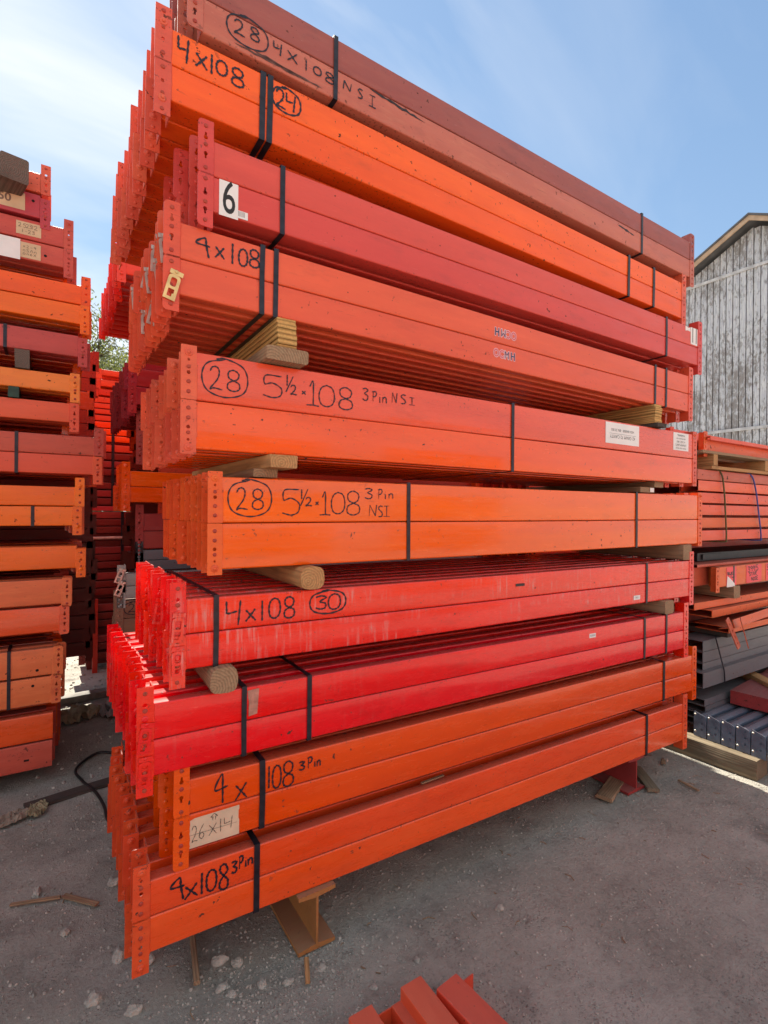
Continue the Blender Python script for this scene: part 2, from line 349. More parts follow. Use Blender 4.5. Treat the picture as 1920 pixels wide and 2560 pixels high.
def connector_mesh(kind, side, flip, mat, rivets=True):
    """angle bracket: leg A beyond the beam end flush with its face, leg B across the end. side -1 = left end"""
    key = ('conn', kind, side, flip, mat.name, rivets)
    if key in MATS: return MATS[key]
    Lc, a, t = .153, .043, .004
    if kind == 'round': rad = [.014,.002,.002,.014]
    else: rad = [.003,.001,.001,.003]
    out = rounded([(-a,0),(0,0),(0,Lc),(-a,Lc)], rad, 4)
    cx = -.022; holes = []; riv = []
    if kind == 'round':
        holes = [keyhole(cx, .103, .0060, True), keyhole(cx, .058, .0060, False)]; riv = [(cx,.135,.006),(cx,.083,.006),(cx,.018,.006)]
    elif kind == 'pin':
        holes = [circ(cx,.076,.0056), circ(cx,.112,.004)]; riv = [(cx,.133,.0115),(cx,.092,.0055),(cx,.05,.006),(cx,.022,.006)]
    elif kind == 'stud':
        holes = [circ(cx,.06,.005)]; riv = [(cx,.138,.0055),(cx,.108,.011),(cx,.093,.005),(cx,.022,.006)]
    else:
        holes = [circ(cx,.103,.006), circ(cx,.05,.006)]; riv = [(cx,.135,.006),(cx,.088,.0065),(cx,.066,.009),(cx,.02,.006)]
    vs, fs = plate_mesh(out, holes, t)
    m = MB(); m.add([(v[0], v[1]-.0012, v[2]) for v in vs], fs)
    m.box((-t,.0008,0),(-.0002,.048,Lc))
    rb = random.Random(len(kind)); zb0, zb1 = (.004, .104) if flip or 1 else (0,0)
    m.tube([(.0006+rb.uniform(-.0006,.0006), -.0002, .006+.0088*i_) for i_ in range(12)], [.0022+rb.uniform(-.0006,.0007) for _ in range(12)], 6)
    if rivets:
        for i, (x,z,r_) in enumerate(riv):
            m.dome((x,-.0032,z), r_, .0035)
            if r_ > .009: m.dome((x,-.006,z), r_*.5, .004, 8)
    if flip: m.v = [(x,y,Lc-z) for x,y,z in m.v]
    if side > 0: m.v = [(-x,y,z) for x,y,z in m.v]
    me = m.mesh('end_connector', mat); MATS[key] = me
    MATS[('riv',)+key[1:5]] = [( (-x if side>0 else x), (Lc-z if flip else z), r_) for x,z,r_ in riv]
    return me
def rivet_mesh(r_, mat):
    key = ('rivet', r_, mat.name)
    if key in MATS: return MATS[key]
    m = MB(); m.dome((0,0,0), r_, .0035, 14)
    if r_ > .009: m.dome((0,-.003,0), r_*.5, .0045, 12)
    me = m.mesh('rivet', mat); MATS[key] = me; return me
def beam(label, group, loc, rot, h, wd, step, mat, kind, upper, length=2.70, shift=0, front=False, conn=(1,1), name='rack_beam', cmat=None, ends=None):
    t = thing(name, label, 'rack beam', loc, rot, group)
    cmat = cmat or mat
    tb = link('tube', tube_mesh(h, wd, step, length, mat), t)
    for i, sd_ in enumerate((-1, 1)):
        if not conn[i]: continue
        flip = not upper
        me = connector_mesh(kind, sd_, flip, cmat, not front)
        ext = .05 if h < .12 else .0155
        z = (h+ext-.153) if upper else -ext
        if ends and ends[i] is not None: z = ends[i]
        c_ = link('end_connector', me, t, (0 if sd_ < 0 else length, 0, z))
        if front:
            for x, zz, r_ in MATS[('riv', kind, sd_, flip, cmat.name)]:
                link('rivet', rivet_mesh(r_, P_RIVET if r_ < .009 else cmat), c_, (x, -.0032, zz))
    return t, tb
ORD = ['front','second','third','fourth','fifth','sixth','seventh','eighth','ninth','tenth','eleventh','twelfth','thirteenth','fourteenth']

P_BROWN = paint('dusty_brown', (.34,.085,.068), .8, .5, 0, .8, .5)
P_BROWN2 = paint('faded_salmon', (.54,.15,.095), .8, .5, 0, .8, .5)
P_ORANGE = paint('orange', (.93,.112,.006), .5, .38, 0, .95, .35)
P_CORAL = paint('coral_red', (.70,.075,.050), .35, .4, 0, .3, .3)
P_SALMON = paint('salmon_orange', (.78,.105,.040), .4, .38, 0, .15, .35)
P_O5A = paint('coral_orange', (.80,.082,.032), .45, .28, 0, .3, .3)
P_O5B = paint('bright_orange', (.92,.105,.002), .4, .19, 0, .45, .25)
P_O6 = paint('bright_orange_b', (.92,.13,.002), .4, .19, 0, .4, .25)
P_RED7 = paint('signal_red', (.86,.014,.004), .6, .26, .75, .5, .45)
P_RED8 = paint('deep_signal_red', (.86,.005,.001), .6, .24, .12, .4, .4)
P_O9 = paint('burnt_orange', (.82,.090,.001), .4, .22, 0, .3, .25)
P_O10 = paint('red_orange', (.84,.088,.012), .45, .28, 0, .2, .3)
P_CRIM = paint('crimson', (.36,.012,.02), .3, .35, 0, .3, .2)
P_GREY = paint('light_grey', (.36,.35,.32), .5, .5, 0, .6, .3)
P_SLATE = paint('slate_grey', (.13,.135,.148), .3, .45, 0, .2, .2)
P_BLUE = paint('blue_grey', (.11,.14,.19), .3, .4, 0, .2, .2)
P_FAR = paint('far_red', (.55,.045,.018), .5, .4, 0, .5, .3)
P_FAR2 = paint('far_orange', (.66,.09,.03), .5, .4, 0, .5, .3)
W_PLY = wood('plywood', (.62,.37,.13), .35, True)
W_OLD = wood('weathered', (.36,.235,.14), .33)
W_TAN = wood('tan', (.52,.28,.12), .35)
W_SLEEP = wood('sleeper', (.22,.175,.115), .4)
PLATE_MAT = {'B2': paint('dusty_orange', (.74,.115,.055), .6, .45, 0, .6, .5), 'B5': paint('dusty_coral', (.76,.115,.05), .6, .42, 0, .6, .5), 'B6': paint('dusty_amber', (.82,.12,.02), .6, .42, 0, .6, .5), 'B10': paint('dusty_red_orange', (.76,.085,.02), .6, .42, 0, .6, .5)}
P_RIVET = paint('rivet_dark', (.42,.05,.025), .6, .45, 0, .8, .3)
W_DARK = wood('dark', (.08,.065,.055), .5)

# bundle table: name, x0, y0, ztop, yaw, tilt, h, deep, pitch, width, step, kind, mat upper, mat lower, colour word, position phrase
BT = [
 ('B1',.3514,1.5389,1.5678,.0127,-.0051,.1016,6,.082,.07,'none','round',P_BROWN,P_BROWN2,'brown','topmost bundle'),
 ('B2',.2693,1.5504,1.3462,.0089,-.0156,.1016,13,.088,.082,'none','stud',P_ORANGE,P_ORANGE,'orange','second bundle down'),
 ('B3',.3792,1.5174,1.0546,.0083,-.0021,.1016,7,.082,.07,'none','round',P_CORAL,P_CORAL,'coral red','third bundle down'),
 ('B4',.2921,1.5271,.8017,.0061,-.0091,.1016,13,.064,.058,'bottom','round',P_SALMON,P_SALMON,'salmon orange','fourth bundle down'),
 ('B5',.3438,1.5419,.4536,.0012,.0007,.1397,10,.08,.068,'bottom','pin',P_O5A,P_O5B,'orange','fifth bundle down'),
 ('B6',.4276,1.5694,.1026,-.0054,.0039,.1397,10,.08,.068,'top','pin',P_O6,P_O6,'orange','sixth bundle down'),
 ('B7',.3221,1.5522,-.2519,-.0023,-.0018,.1016,9,.084,.07,'top','slot',P_RED7,P_RED7,'red','seventh bundle down'),
 ('B8',.2396,1.5519,-.5338,-.0079,-.0007,.1016,12,.084,.07,'top','slot',P_RED8,P_RED8,'red','eighth bundle down'),
 ('B9',.3377,1.5601,-.7741,-.0095,-.0055,.1016,6,.084,.07,'none','round',P_O9,P_O9,'burnt orange','ninth bundle down'),
 ('B10',.2346,1.5597,-1.0263,-.0111,-.0053,.1016,11,.084,.072,'top','pin',P_O10,P_O10,'red-orange','bottom bundle'),
]
FRONT_LABEL = {
 ('B1',1):'dusty brown-red beam along the very top front edge of the main stack',
 ('B1',0):'dusty salmon beam marked with circled 28, 4x108 and NSI',
 ('B2',1):'orange beam marked 4x108 and circled 24 between two pairs of black straps',
 ('B2',0):'unmarked orange beam directly under the one marked circled 24',
 ('B3',1):'coral red beam with a white 11 label at its right end',
 ('B3',0):'coral red beam with a white number 6 label at its left end',
 ('B4',1):'salmon orange beam marked 4x108 with an upside down logo sticker',
 ('B4',0):'salmon orange beam with upright logo sticker and brassy clip on its left connector',
 ('B5',1):'coral orange beam marked circled 28 with two upside down paper notices',
 ('B5',0):'plain bright orange deep beam below the one with upside down paper notices',
 ('B6',1):'orange beam marked circled 28 with 3 Pin written above NSI',
 ('B6',0):'plain orange deep beam resting on a rounded timber post end',
 ('B7',1):'red beam marked 4x108 and circled 30',
 ('B7',0):'red beam with pale run marks below the one marked circled 30',
 ('B8',1):'glossy red beam with a torn tape patch beside its left strap',
 ('B8',0):'glossy red beam below the one with the torn tape patch',
 ('B9',1):'burnt orange beam marked 4 x 108 3 Pin across a black strap',
 ('B9',0):'burnt orange beam with a cardboard card reading 26x14',
 ('B10',1):'red-orange beam marked 4x108 3pin in the bottom bundle',
 ('B10',0):'lowest red-orange beam of the main stack, just above the ground',
}
FR = {}     # front beams
BI = {}
for (nm,x0,y0,zt,by,bt,h,deep,pitch,wd,step,kind,mu,ml,colw,phrase) in BT:
    rz = Matrix.Rotation(by,3,'Z'); rot = (0,-bt,by); BI[nm] = (x0,y0,zt+CH,by,bt,h,deep,pitch,wd,rot)
    for k in range(deep):
        for upper in (1,0):
            jx = 0 if k == 0 else random.uniform(-.011,.011); jz = 0 if k == 0 else random.uniform(-.0015,.001)
            if nm == 'B3' and k in (2,4): jx -= .03
            if nm == 'B9' and k: jx -= .018*(k%2)
            off = rz @ Vector((jx, k*pitch+(0 if k == 0 else random.uniform(-.002,.002)), 0))
            zb = zt+CH-h*(1 if upper else 2)+jz
            if k == 0: lab = FRONT_LABEL[(nm,upper)]
            else: lab = f"{colw} beam, {ORD[k]} from the front in the {'upper' if upper else 'lower'} row, {phrase}"
            ends = None
            if nm == 'B1': ends = (.0 if not upper else .052, None)
            t, tb = beam(lab, f'beams strapped together in the {phrase}', (x0+off.x, y0+off.y, zb), rot, h-.0022, wd, step, mu if upper else ml, kind, upper, front=(k == 0), ends=ends, cmat=PLATE_MAT.get(nm))
            if k == 0: FR[(nm,upper)] = t
# pinned-on details ------------------------------------------------------
def wr(nm, upper, items, width, shear=0, label=None):
    h = BI[nm][5]; base = h if upper else 0
    it = [(i[0], i[1], i[2]-base, i[3], i[4]-base, *i[5:]) for i in items]
    o = link('marking', writing(it, width, shear), FR[(nm,upper)])
    if label: o['label'] = label
wr('B1',0,[('o',.07,.022,.192,.108),('2',.09,.047,.122,.088),('8',.137,.052,.168,.09),('4u',.212,.046,.238,.083),('x',.257,.046,.291,.078),('1',.318,.042,.324,.076),('0',.347,.047,.374,.073),('8',.388,.042,.422,.074),('N',.456,.048,.488,.076),('S',.512,.044,.532,.075),('I',.556,.036,.584,.074)],.0052)
wr('B2',1,[('4u',.018,.121,.046,.19),('x',.066,.128,.098,.168),('1',.108,.125,.113,.182),('0',.124,.135,.155,.178),('8o',.168,.124,.206,.178),('o',.297,.112,.388,.19),('2',.307,.123,.339,.178),('4u',.341,.125,.371,.178)],.0068)
wr('B4',1,[('4c',.043,.122,.083,.176),('x',.097,.13,.123,.163),('1',.144,.124,.149,.184),('0',.165,.126,.191,.177),('8o',.197,.131,.228,.184)],.0062)
wr('B5',1,[('o',.017,.157,.146,.268),('2',.037,.178,.073,.243),('8o',.086,.178,.126,.24),('5',.195,.175,.258,.243),('1',.272,.218,.276,.252),('/',.27,.198,.294,.25),('2',.286,.193,.307,.222),('x',.324,.198,.337,.209),('1b',.348,.166,.378,.243),('0',.384,.168,.44,.238),('8o',.455,.166,.51,.24),('3',.547,.207,.571,.248),('P',.585,.207,.605,.242),('i',.612,.205,.622,.24),('n',.627,.206,.647,.24),('N',.668,.212,.69,.248),('S',.705,.214,.73,.246),('I',.742,.214,.768,.24)],.0046)
wr('B6',1,[('o',.019,.158,.15,.27),('2',.042,.18,.077,.245),('8o',.09,.18,.127,.243),('5',.187,.163,.248,.245),('1',.252,.215,.256,.246),('/',.25,.193,.276,.248),('2',.268,.193,.291,.22),('x',.303,.196,.314,.207),('1b',.325,.163,.352,.238),('0',.361,.167,.412,.24),('8o',.418,.163,.472,.245),('3',.49,.22,.523,.256),('P',.543,.22,.563,.254),('i',.57,.22,.58,.25),('n',.588,.222,.61,.25),('N',.508,.159,.54,.198),('S',.545,.157,.566,.195),('I',.568,.158,.594,.195)],.0048)
wr('B7',1,[('4u',.115,.112,.158,.186),('x',.173,.12,.204,.156),('1',.222,.117,.227,.179),('0',.246,.121,.283,.184),('8o',.295,.117,.332,.184),('"',.34,.188,.352,.198),('o',.386,.118,.513,.194),('3',.405,.135,.446,.178),('0',.45,.13,.495,.182)],.0062)
wr('B9',1,[('4s',.072,.108,.11,.195),('x',.133,.105,.168,.152),('1',.235,.114,.24,.182),('0',.249,.108,.277,.18),('8o',.283,.104,.32,.183),('3',.338,.144,.358,.17),('P',.366,.143,.385,.178),('i',.389,.143,.397,.172),('n',.4,.142,.414,.172)],.0058)
wr('B10',1,[('4c',.054,.118,.093,.182),('x',.093,.114,.128,.152),('1',.134,.113,.146,.175),('0',.153,.113,.182,.175),('8',.188,.104,.218,.178),('3',.226,.142,.243,.176),('P',.247,.148,.262,.185),('i',.266,.148,.272,.18),('n',.275,.15,.292,.182)],.0068)
def sticker(nm, upper, u0, v0, u1, v1, mat, y=-.0010, slant=0, name='sticker', label=None, torn=None, sag=0):
    h = BI[nm][5]; base = h if upper else 0
    out = torn or [(0,0),(1,0),(1,1),(0,1)]
    pts = [(p[0]*(u1-u0), p[1]*(v1-v0)+slant*p[0]) for p in out]
    vs, fs = plate_mesh(pts, [], .0005)
    m = MB(); m.add(vs, fs)
    o = link(name, m.mesh(name, mat), FR[(nm,upper)], (u0, y, v0-base))
    if label: o['label'] = label
    return o, (u1-u0), (v1-v0)
PAPER = simple('white_paper', (.78,.77,.74), .7, 0, .06, 8, .03)
CARD = simple('cardboard', (.62,.47,.33), .85, 0, .12, 14, .1)
TAPE = simple('clear_tape', (.42,.2,.15), .35, 0, .35, 40, .3)
PRINT = simple('print_black', (.02,.02,.02), .6, 0, .1, 9, 0)
def lettering(parent, txt, size, x, z, mat=PRINT, bold=0, rot=0, y=-.0006, sx=1):
    o = link('lettering', text_mesh(txt, size, mat, bold), parent, (x, y, z), (0, rot, 0)); o.scale = (sx,1,1); return o
s_,a,b = sticker('B3',0,.017,-.003,.072,.099,PAPER,label='white plastic number label reading 6')
lettering(s_,'6',.135,.028,.052,sx=.62,bold=.0005)
s2_,a,b = sticker('B3',0,.066,.004,.101,.026,PAPER,y=-.0016)
lettering(s2_,'||||||',.017,.016,.014,sx=.8)
s_,a,b = sticker('B3',1,2.622,.108,2.694,.202,PAPER,label='white plastic number label reading 11')
lettering(s_,'11',.12,.04,.047,sx=.62)
sticker('B3',1,2.566,.172,2.618,.198,PAPER,torn=[(0,0),(.5,.2),(1,.1),(1,1),(.6,.8),(0,1)])
s_,a,b = sticker('B5',1,1.90,.168,2.178,.270,PAPER,label='white paper notice taped on upside down')
lettering(s_,'42 GRAM 72 CAVITY',.023,.138,.036,rot=math.pi)
lettering(s_,'HSN 843000 - BN 33 003',.018,.138,.068,rot=math.pi)
m=MB(); m.box((.03,-.0008,.0485),(.25,-.0006,.0495)); link('lettering', m.mesh('lettering',PRINT), s_)
s_,a,b = sticker('B5',1,2.50,.176,2.655,.272,PAPER,label='small white printed notice upside down at the right end')
for i,(tx,sz) in enumerate((('WOOD TRAY PIECES',.0115),('(UNIFEM UNIT)',.0165),('A CASE 1,800',.015),('AND PACKING TAPE',.010),('WARNING',.016))):
    lettering(s_,tx,sz,.077,.013+i*.0175,rot=math.pi)
PINK = simple('logo_pink', (.66,.12,.14), .5, 0, .05, 9, 0); NAVY = simple('logo_navy', (.03,.035,.10), .5, 0, .05, 9, 0); PALE = simple('logo_pale', (.72,.45,.47), .5, 0, .05, 9, 0)
def logo(upper, u, v, rot):
    h = BI['B4'][5]; base = h if upper else 0; m = MB()
    m.prism(rounded([(-.062,-.024),(.062,-.024),(.062,.024),(-.062,.024)],.006,2), -.0003, 0, 'y'); m.v = [(x,y,z) for x,y,z in m.v]
    o = thing_empty = link('logo_sticker', None, FR[('B4',upper)], (u,-.0010,v-base),(0,rot,0)); o['label'] = 'printed OCMH logo sticker'
    for ch, x, mt in (('O',-.047,PINK),('C',-.017,PINK),('M',.013,NAVY),('H',.048,NAVY)):
        q = link('letter_outline', text_mesh(ch,.052,PALE,.0042), o, (x,0,0)); q.scale = (.72,1,.84)
        link('letter', text_mesh(ch,.052,mt,.0010 if ch != 'M' else -.0002), q, (0,-.0005,0))
logo(1,1.267,.147,math.pi); logo(0,1.262,.058,0)
s_,a,b = sticker('B9',0,-.002,.002,.145,.089,CARD,label='pinkish cardboard card with an arrow and 26x14',torn=[(0,0),(1,0),(1,.5),(.985,.55),(.985,.82),(1,.86),(1,1),(.12,.97),(0,.9)])
m = writing([('up',.063,.064,.082,.084)],.0022); link('marking', m, s_)
m = writing([('2',.01,.018,.026,.062),('6',.03,.02,.046,.062),('x',.058,.022,.08,.054),('1',.09,.024,.093,.062),('4u',.102,.026,.126,.062),('-',.004,.03,.14,.046)],.0017); link('marking', m, s_)
sticker('B8',1,.263,.113,.299,.194,TAPE,torn=[(.1,0),(.85,.05),(1,1),(0,.97),(.12,.55)],name='tape_patch',label='torn brown tape patch')
s_,a,b = sticker('B8',1,1.885,.155,1.932,.175,PAPER); lettering(s_,'45/5554',.011,.023,.010)
s_,a,b = sticker('B7',0,2.17,.022,2.226,.044,PAPER); lettering(s_,'55271',.011,.028,.011)
m = MB(); m.box((1.325,-.0009,.148-.1016),(1.378,-.0006,.159-.1016)); o = link('dark_mark', m.mesh('dark_mark', simple('black_mark',(.03,.02,.02),.5)), FR[('B7',1)])
# scuffs on the top beam
SC = simple('scuff', (.13,.06,.05), .8, 0, .5, 40, .2); SC2 = simple('scuff_black', (.03,.025,.03), .7, 0, .5, 40, .2)
def scuff(nm, upper, u0, u1, v0, v1, mat, seed):
    rn = random.Random(seed); n = 14; top = []; bot = []
    for i in range(n+1):
        t = i/n; e = math.sin(math.pi*t)**.4; mid = v0+(v1-v0)*t; top.append((u0+(u1-u0)*t, mid+e*.006*rn.uniform(.3,1.2))); bot.append((u0+(u1-u0)*t, mid-e*.006*rn.uniform(.3,1.2)))
    vs, fs = plate_mesh(bot+top[::-1], [], .0002); m = MB(); base = BI[nm][5] if upper else 0
    m.add([(x,y-.0006,z-base) for x,y,z in vs], fs); link('scuff_mark', m.mesh('scuff_mark', mat), FR[(nm,upper)])
scuff('B1',0,.558,.80,.094,.078,SC2,1); scuff('B1',0,2.0,2.15,.082,.07,SC2,2); scuff('B1',0,.09,.38,.016,.012,SC,3); scuff('B1',0,.15,.33,.022,.012,SC,8); 
# clips
def clip_mesh(mat):
    key = ('clip', mat.name)
    if key in MATS: return MATS[key]
    out = rounded([(-.016,-.042),(.016,-.042),(.016,.028),(-.016,.028)],[.001,.001,.012,.012],4)
    h1 = rounded([(-.008,-.005),(.008,-.005),(.008,.02),(-.008,.02)],.006,3); h2 = rounded([(-.008,-.034),(.004,-.034),(.004,-.024),(.008,-.024),(.008,-.012),(-.008,-.012)],.002,2)
    vs, fs = plate_mesh(out, [h1,h2], .0025); m = MB(); m.add(vs, fs)
    m.box((-.016,-.001,.0285),(.019,.001,.041)); m.dome((0,-.001,.037),.005,.003)
    me = m.mesh('safety_clip', mat); MATS[key] = me; return me
BRASS = simple('brassy_clip', (.68,.50,.22), .42, .6, .25, 30, .2)
o = link('safety_clip', clip_mesh(BRASS), FR[('B4',0)], (-.019,-.011,.018), (.06, R(14), 0)); o['label'] = 'brassy safety clip hanging crooked'
B4 = [o for o in C.objects if o.get('group','').endswith('fourth bundle down')]
for o in B4:
    if o.get('label','').startswith('salmon orange beam,') and random.random() < .62:
        link('safety_clip', clip_mesh(SILVER), o, (-.022,-.009,random.uniform(.02,.1)), (0, R(random.uniform(-12,14)), 0))
for nm in ('B7','B8'):
    mt = P_RED7 if nm == 'B7' else P_RED8
    for o in [o for o in C.objects if o.get('group','').endswith({'B7':'seventh bundle down','B8':'eighth bundle down'}[nm])]:
        if random.random() < .75 or o in (FR[(nm,1)],):
            link('safety_clip', clip_mesh(mt), o, (-.022,-.008,random.uniform(.0,.04)), (0, R(random.uniform(-8,8)), 0))
# ------------------------------------------------------------ straps
STRAPN = {'B1':[.427,2.216],'B2':[.266,.289,2.193,2.42],'B3':[.209,2.373],'B4':[.238,.281,2.367,2.471],'B5':[1.27],'B6':[.675,2.10],'B7':[.085,2.283],'B8':[.253,.466,2.328,2.528],'B9':[.216,2.42],'B10':[.304,2.36]}
SPH = {1:['sole'],2:['left','right'],4:['far left','inner left','inner right','far right']}
for nm, us in STRAPN.items():
    x0,y0,zt,by,bt,h,deep,pitch,wd,rot = BI[nm]; phrase = [b[-1] for b in BT if b[0] == nm][0]
    for i, u in enumerate(us):
        ww = .018 if nm in ('B2','B10','B9') else .0155
        t = .0012; D = (deep-1)*pitch+wd; H = 2*h; g = .0022
        lo = (-g, -H-g, ) ; m = MB()
        path = [(-g,-H-g),(-g-.0006,-h),(-g,g),(D*.5,g+.0012),(D+g,g),(D+g,-H-g),(D*.5,-H-g-.001)]
        n = len(path)
        def ring(p, s): return p
        vs = []; sk = random.uniform(-.004,.004)
        for j, (yy,zz) in enumerate(path):
            cy_, cz_ = (D/2, -H/2); oy = -t if yy < cy_-1e-6-.3*D else (t if yy > cy_+.3*D else 0); oz = t if zz > cz_ else -t
            xs = sk*(j in (3,4,5,6))
            if j == 1: xs += random.uniform(-.0015,.0015); oz = 0
            for (dx,k_) in ((-ww/2,0),(ww/2,0),(ww/2,1),(-ww/2,1)):
                vs.append((dx+xs, yy+oy*k_, zz+oz*k_))
        fs = []
        for j in range(n):
            a_ = j*4; b_ = ((j+1)%n)*4
            for q in range(4): fs.append((a_+q, a_+(q+1)%4, b_+(q+1)%4, b_+q))
        m.add(vs, fs)
        P = Matrix.Rotation(by,3,'Z') @ Vector((u,0,0))
        o = link('strap', m.mesh('strap', STRAP), None, (x0+P.x, y0+P.y, zt+bt*u), rot)
        tag(o, f"{SPH[len(us)][i]} black steel strap around the {phrase} of the main stack", 'strap', 'black straps around the main stack')
# ------------------------------------------------------------ timber
def timber(label, loc, size, mat, rz=0, cham=.004, name='timber_block', group=None, rough=.0015, parent=None, seed=0, rx=0, ry=0):
    """square-sawn timber lying along local Y, origin at the near end centre-bottom"""
    sx, sy, sz = size; rn = random.Random(seed or hash(label) % 9999)
    pr = rounded([(-sx/2,0),(sx/2,0),(sx/2,sz),(-sx/2,sz)], cham, 3); n = len(pr); segs = max(3, int(sy/.08)); m = MB()
    for i in range(segs+1):
        y = sy*i/segs; j = 0 if 0 < i < segs else .0
        m.v += [(p[0]+rn.uniform(-rough,rough), y+(rn.uniform(-rough,rough) if i in (0,segs) else 0), p[1]+rn.uniform(0,rough)) for p in pr]
    for i in range(segs): m.f += [(i*n+j, i*n+(j+1)%n, (i+1)*n+(j+1)%n, (i+1)*n+j) for j in range(n)]
    m.f += [tuple(range(n)), tuple(range((segs+1)*n-1, segs*n-1, -1))]
    # bring the ring centre near the block
    m.v = [(x,y,z-sz/2) for x,y,z in m.v]
    o = link(name, m.mesh(name, mat, True), parent, (loc[0],loc[1],loc[2]+sz/2), (rx,ry,rz))
    if not parent: tag(o, label, 'timber', group)
    return o
def front_y(nm,u): x0,y0,zt,by,bt,h,*_ = BI[nm]; return y0+by*u
def fx(nm,u): return BI[nm][0]+u
def botz(nm,u): x0,y0,zt,by,bt,h,*_ = BI[nm]; return zt-2*h+bt*u
def topz(nm,u): x0,y0,zt,by,bt,h,*_ = BI[nm]; return zt+bt*u
DG = 'timbers between the bundles of the main stack'
def ply(u, y, label, u2off=0):
    zb = botz('B4',u); t = thing('plywood_stack', label, 'plywood strips', (fx('B4',u), y, zb-.098), (0,0,0), 'plywood strip piles under the fourth bundle')
    for i in range(6):
        link('plywood_strip', MBox(.031+random.uniform(-.001,.001), 0+random.uniform(0,.006), .9, .0150, W_PLY), t, (random.uniform(-.002,.002), 0, i*.0162))
    return zb-.098
def MBox(hx, y0, y1, hz, mat):
    m = MB(); m.prism(rounded([(-hx,0),(hx,0),(hx,hz),(-hx,hz)],.001,1), y0, y1, 'y'); return m.mesh('plywood_strip', mat)
zb = ply(.315, front_y('B4',.3)-.012, 'pile of pale plywood strips wedged above the circled 28 notice-free end')
C.objects[-1]
for o in C.objects:
    if o.name.startswith('plywood_stack') and not o.parent: o['label'] = 'pile of pale plywood strips under the left part of the fourth bundle'
timber('thick grey-brown plank with rounded end under the left plywood strips', (fx('B4',.31), front_y('B4',.3)-.03, zb-.044), (.135,.95,.042), W_OLD, R(1), .008, group=DG)
zb2 = ply(2.385, front_y('B4',2.4)-.012, 'pile of pale plywood strips under the right part of the fourth bundle')
timber('dark plank under the right plywood strips', (fx('B4',2.40), front_y('B4',2.4)-.02, topz('B5',2.35)+.002), (.085,.95,zb2-topz('B5',2.35)-.003), W_DARK, 0, .003, group=DG)
z6 = topz('B6',.2)+.002
timber('tan timber end with a knot under the left of the fifth bundle', (fx('B5',.258), front_y('B5',.26)-.02, botz('B5',.26)-.042), (.09,.9,.040), W_TAN, R(2), .004, group=DG)
timber('small grey timber packing under the knotty tan timber end', (fx('B5',.225), front_y('B5',.26)+.05, z6), (.08,.8,botz('B5',.26)-.043-z6), W_OLD, 0, .003, group=DG)
timber('grey timber end under the right of the fifth bundle', (fx('B5',2.418), front_y('B5',2.4)+.03, botz('B5',2.4)-.032), (.085,.9,.030), W_OLD, 0, .003, group=DG)
o = timber('thin timber with a white tag under the right of the fifth bundle', (fx('B5',2.31), front_y('B5',2.3)+.03, topz('B6',2.2)+.002), (.13,.9,botz('B5',2.4)-.034-topz('B6',2.2)-.002), W_OLD, 0, .003, group=DG)
m = MB(); m.box((.02,-.0016,-.010),(.055,-.0008,.012)); link('paper_tag', m.mesh('paper_tag', PAPER), o, (0,-.002,0))
timber('round-edged post end with cracked rings under the left of the sixth bundle', (fx('B6',.275), front_y('B6',.27)-.045, topz('B7',.38)+.002), (.082,1.0,botz('B6',.27)-topz('B7',.38)-.004), W_TAN, R(0), .03, group=DG)
timber('square grey post end under the right of the sixth bundle', (fx('B6',2.57), front_y('B6',2.57)-.012, topz('B7',2.6)+.002), (.085,1.0,botz('B6',2.57)-topz('B7',2.6)-.004), W_OLD, 0, .006, group=DG)
timber('weathered round-edged post end under the left of the seventh bundle', (fx('B7',.103), front_y('B7',.1)-.03, topz('B8',.2)+.002), (.078,1.0,botz('B7',.1)-topz('B8',.2)-.004), W_OLD, R(-1), .026, group=DG)
timber('grey post end under the right of the seventh bundle', (fx('B7',2.467), front_y('B7',2.46)-.02, topz('B8',2.5)+.002), (.086,1.0,botz('B7',2.46)-topz('B8',2.5)-.004), W_OLD, R(1), .014, group=DG)
for (a,b,uu) in (('B8','B9',(.5,2.2)),('B9','B10',(.8,2.1)),('B3','B4',(.7,2.0)),('B2','B3',(.8,2.1)),('B1','B2',(.5,2.0))):
    for i,u in enumerate(uu):
        za = topz(b, fx(a,u)-BI[b][0])+.002; zz = botz(a,u)-.002
        if zz-za > .006: timber(f"thin {'left' if i == 0 else 'right'} slat in the narrow gap below the {[q[-1] for q in BT if q[0] == a][0]}", (fx(a,u), front_y(a,u)+.30, za), (.07,.45,zz-za), W_OLD, 0, .002, group=DG)
m = MB(); m.box((0,0,0),(.11,.010,.004)); o = link('wood_splinter', m.mesh('wood_splinter', W_OLD), None, (fx('B10',.95), 1.575, topz('B10',.95)+.004), (0,0,R(2))); tag(o,'pale splinter lying on top of the bottom bundle','splinter')
# ------------------------------------------------------------ I-beam bearers
def ibeam(label, x, y, ztop, length, wf, mat, fl=.012, tw=.008):
    H = ztop; m = MB()
    pr = [(-wf/2,0),(wf/2,0),(wf/2,fl),(tw/2,fl+.006),(tw/2,H-fl-.006),(wf/2,H-fl),(wf/2,H),(-wf/2,H),(-wf/2,H-fl),(-tw/2,H-fl-.006),(-tw/2,fl+.006),(-wf/2,fl)]
    m.prism(pr, 0, length, 'y'); t = thing('steel_bearer', label, 'I-beam', (x,y,0), (0,0,0))
    link('girder', m.mesh('girder', mat), t)
    for i in range(2):
        mm = MB(); mm.add([(p[0],p[1],0) for p in circ(0,0,.009,12)], [tuple(range(12))]); link('bolt_hole', mm.mesh('bolt_hole', simple('hole_black',(.01,.008,.008),.9), recalc=False), t, (-wf*.32, .10+i*.09, fl+.0015))
P_RUST = paint('rusty_ochre', (.40,.17,.05), .7, .6, 0, .9, .5)
P_DKRED = paint('dark_red_oxide', (.33,.04,.035), .5, .45, 0, .5, .3)
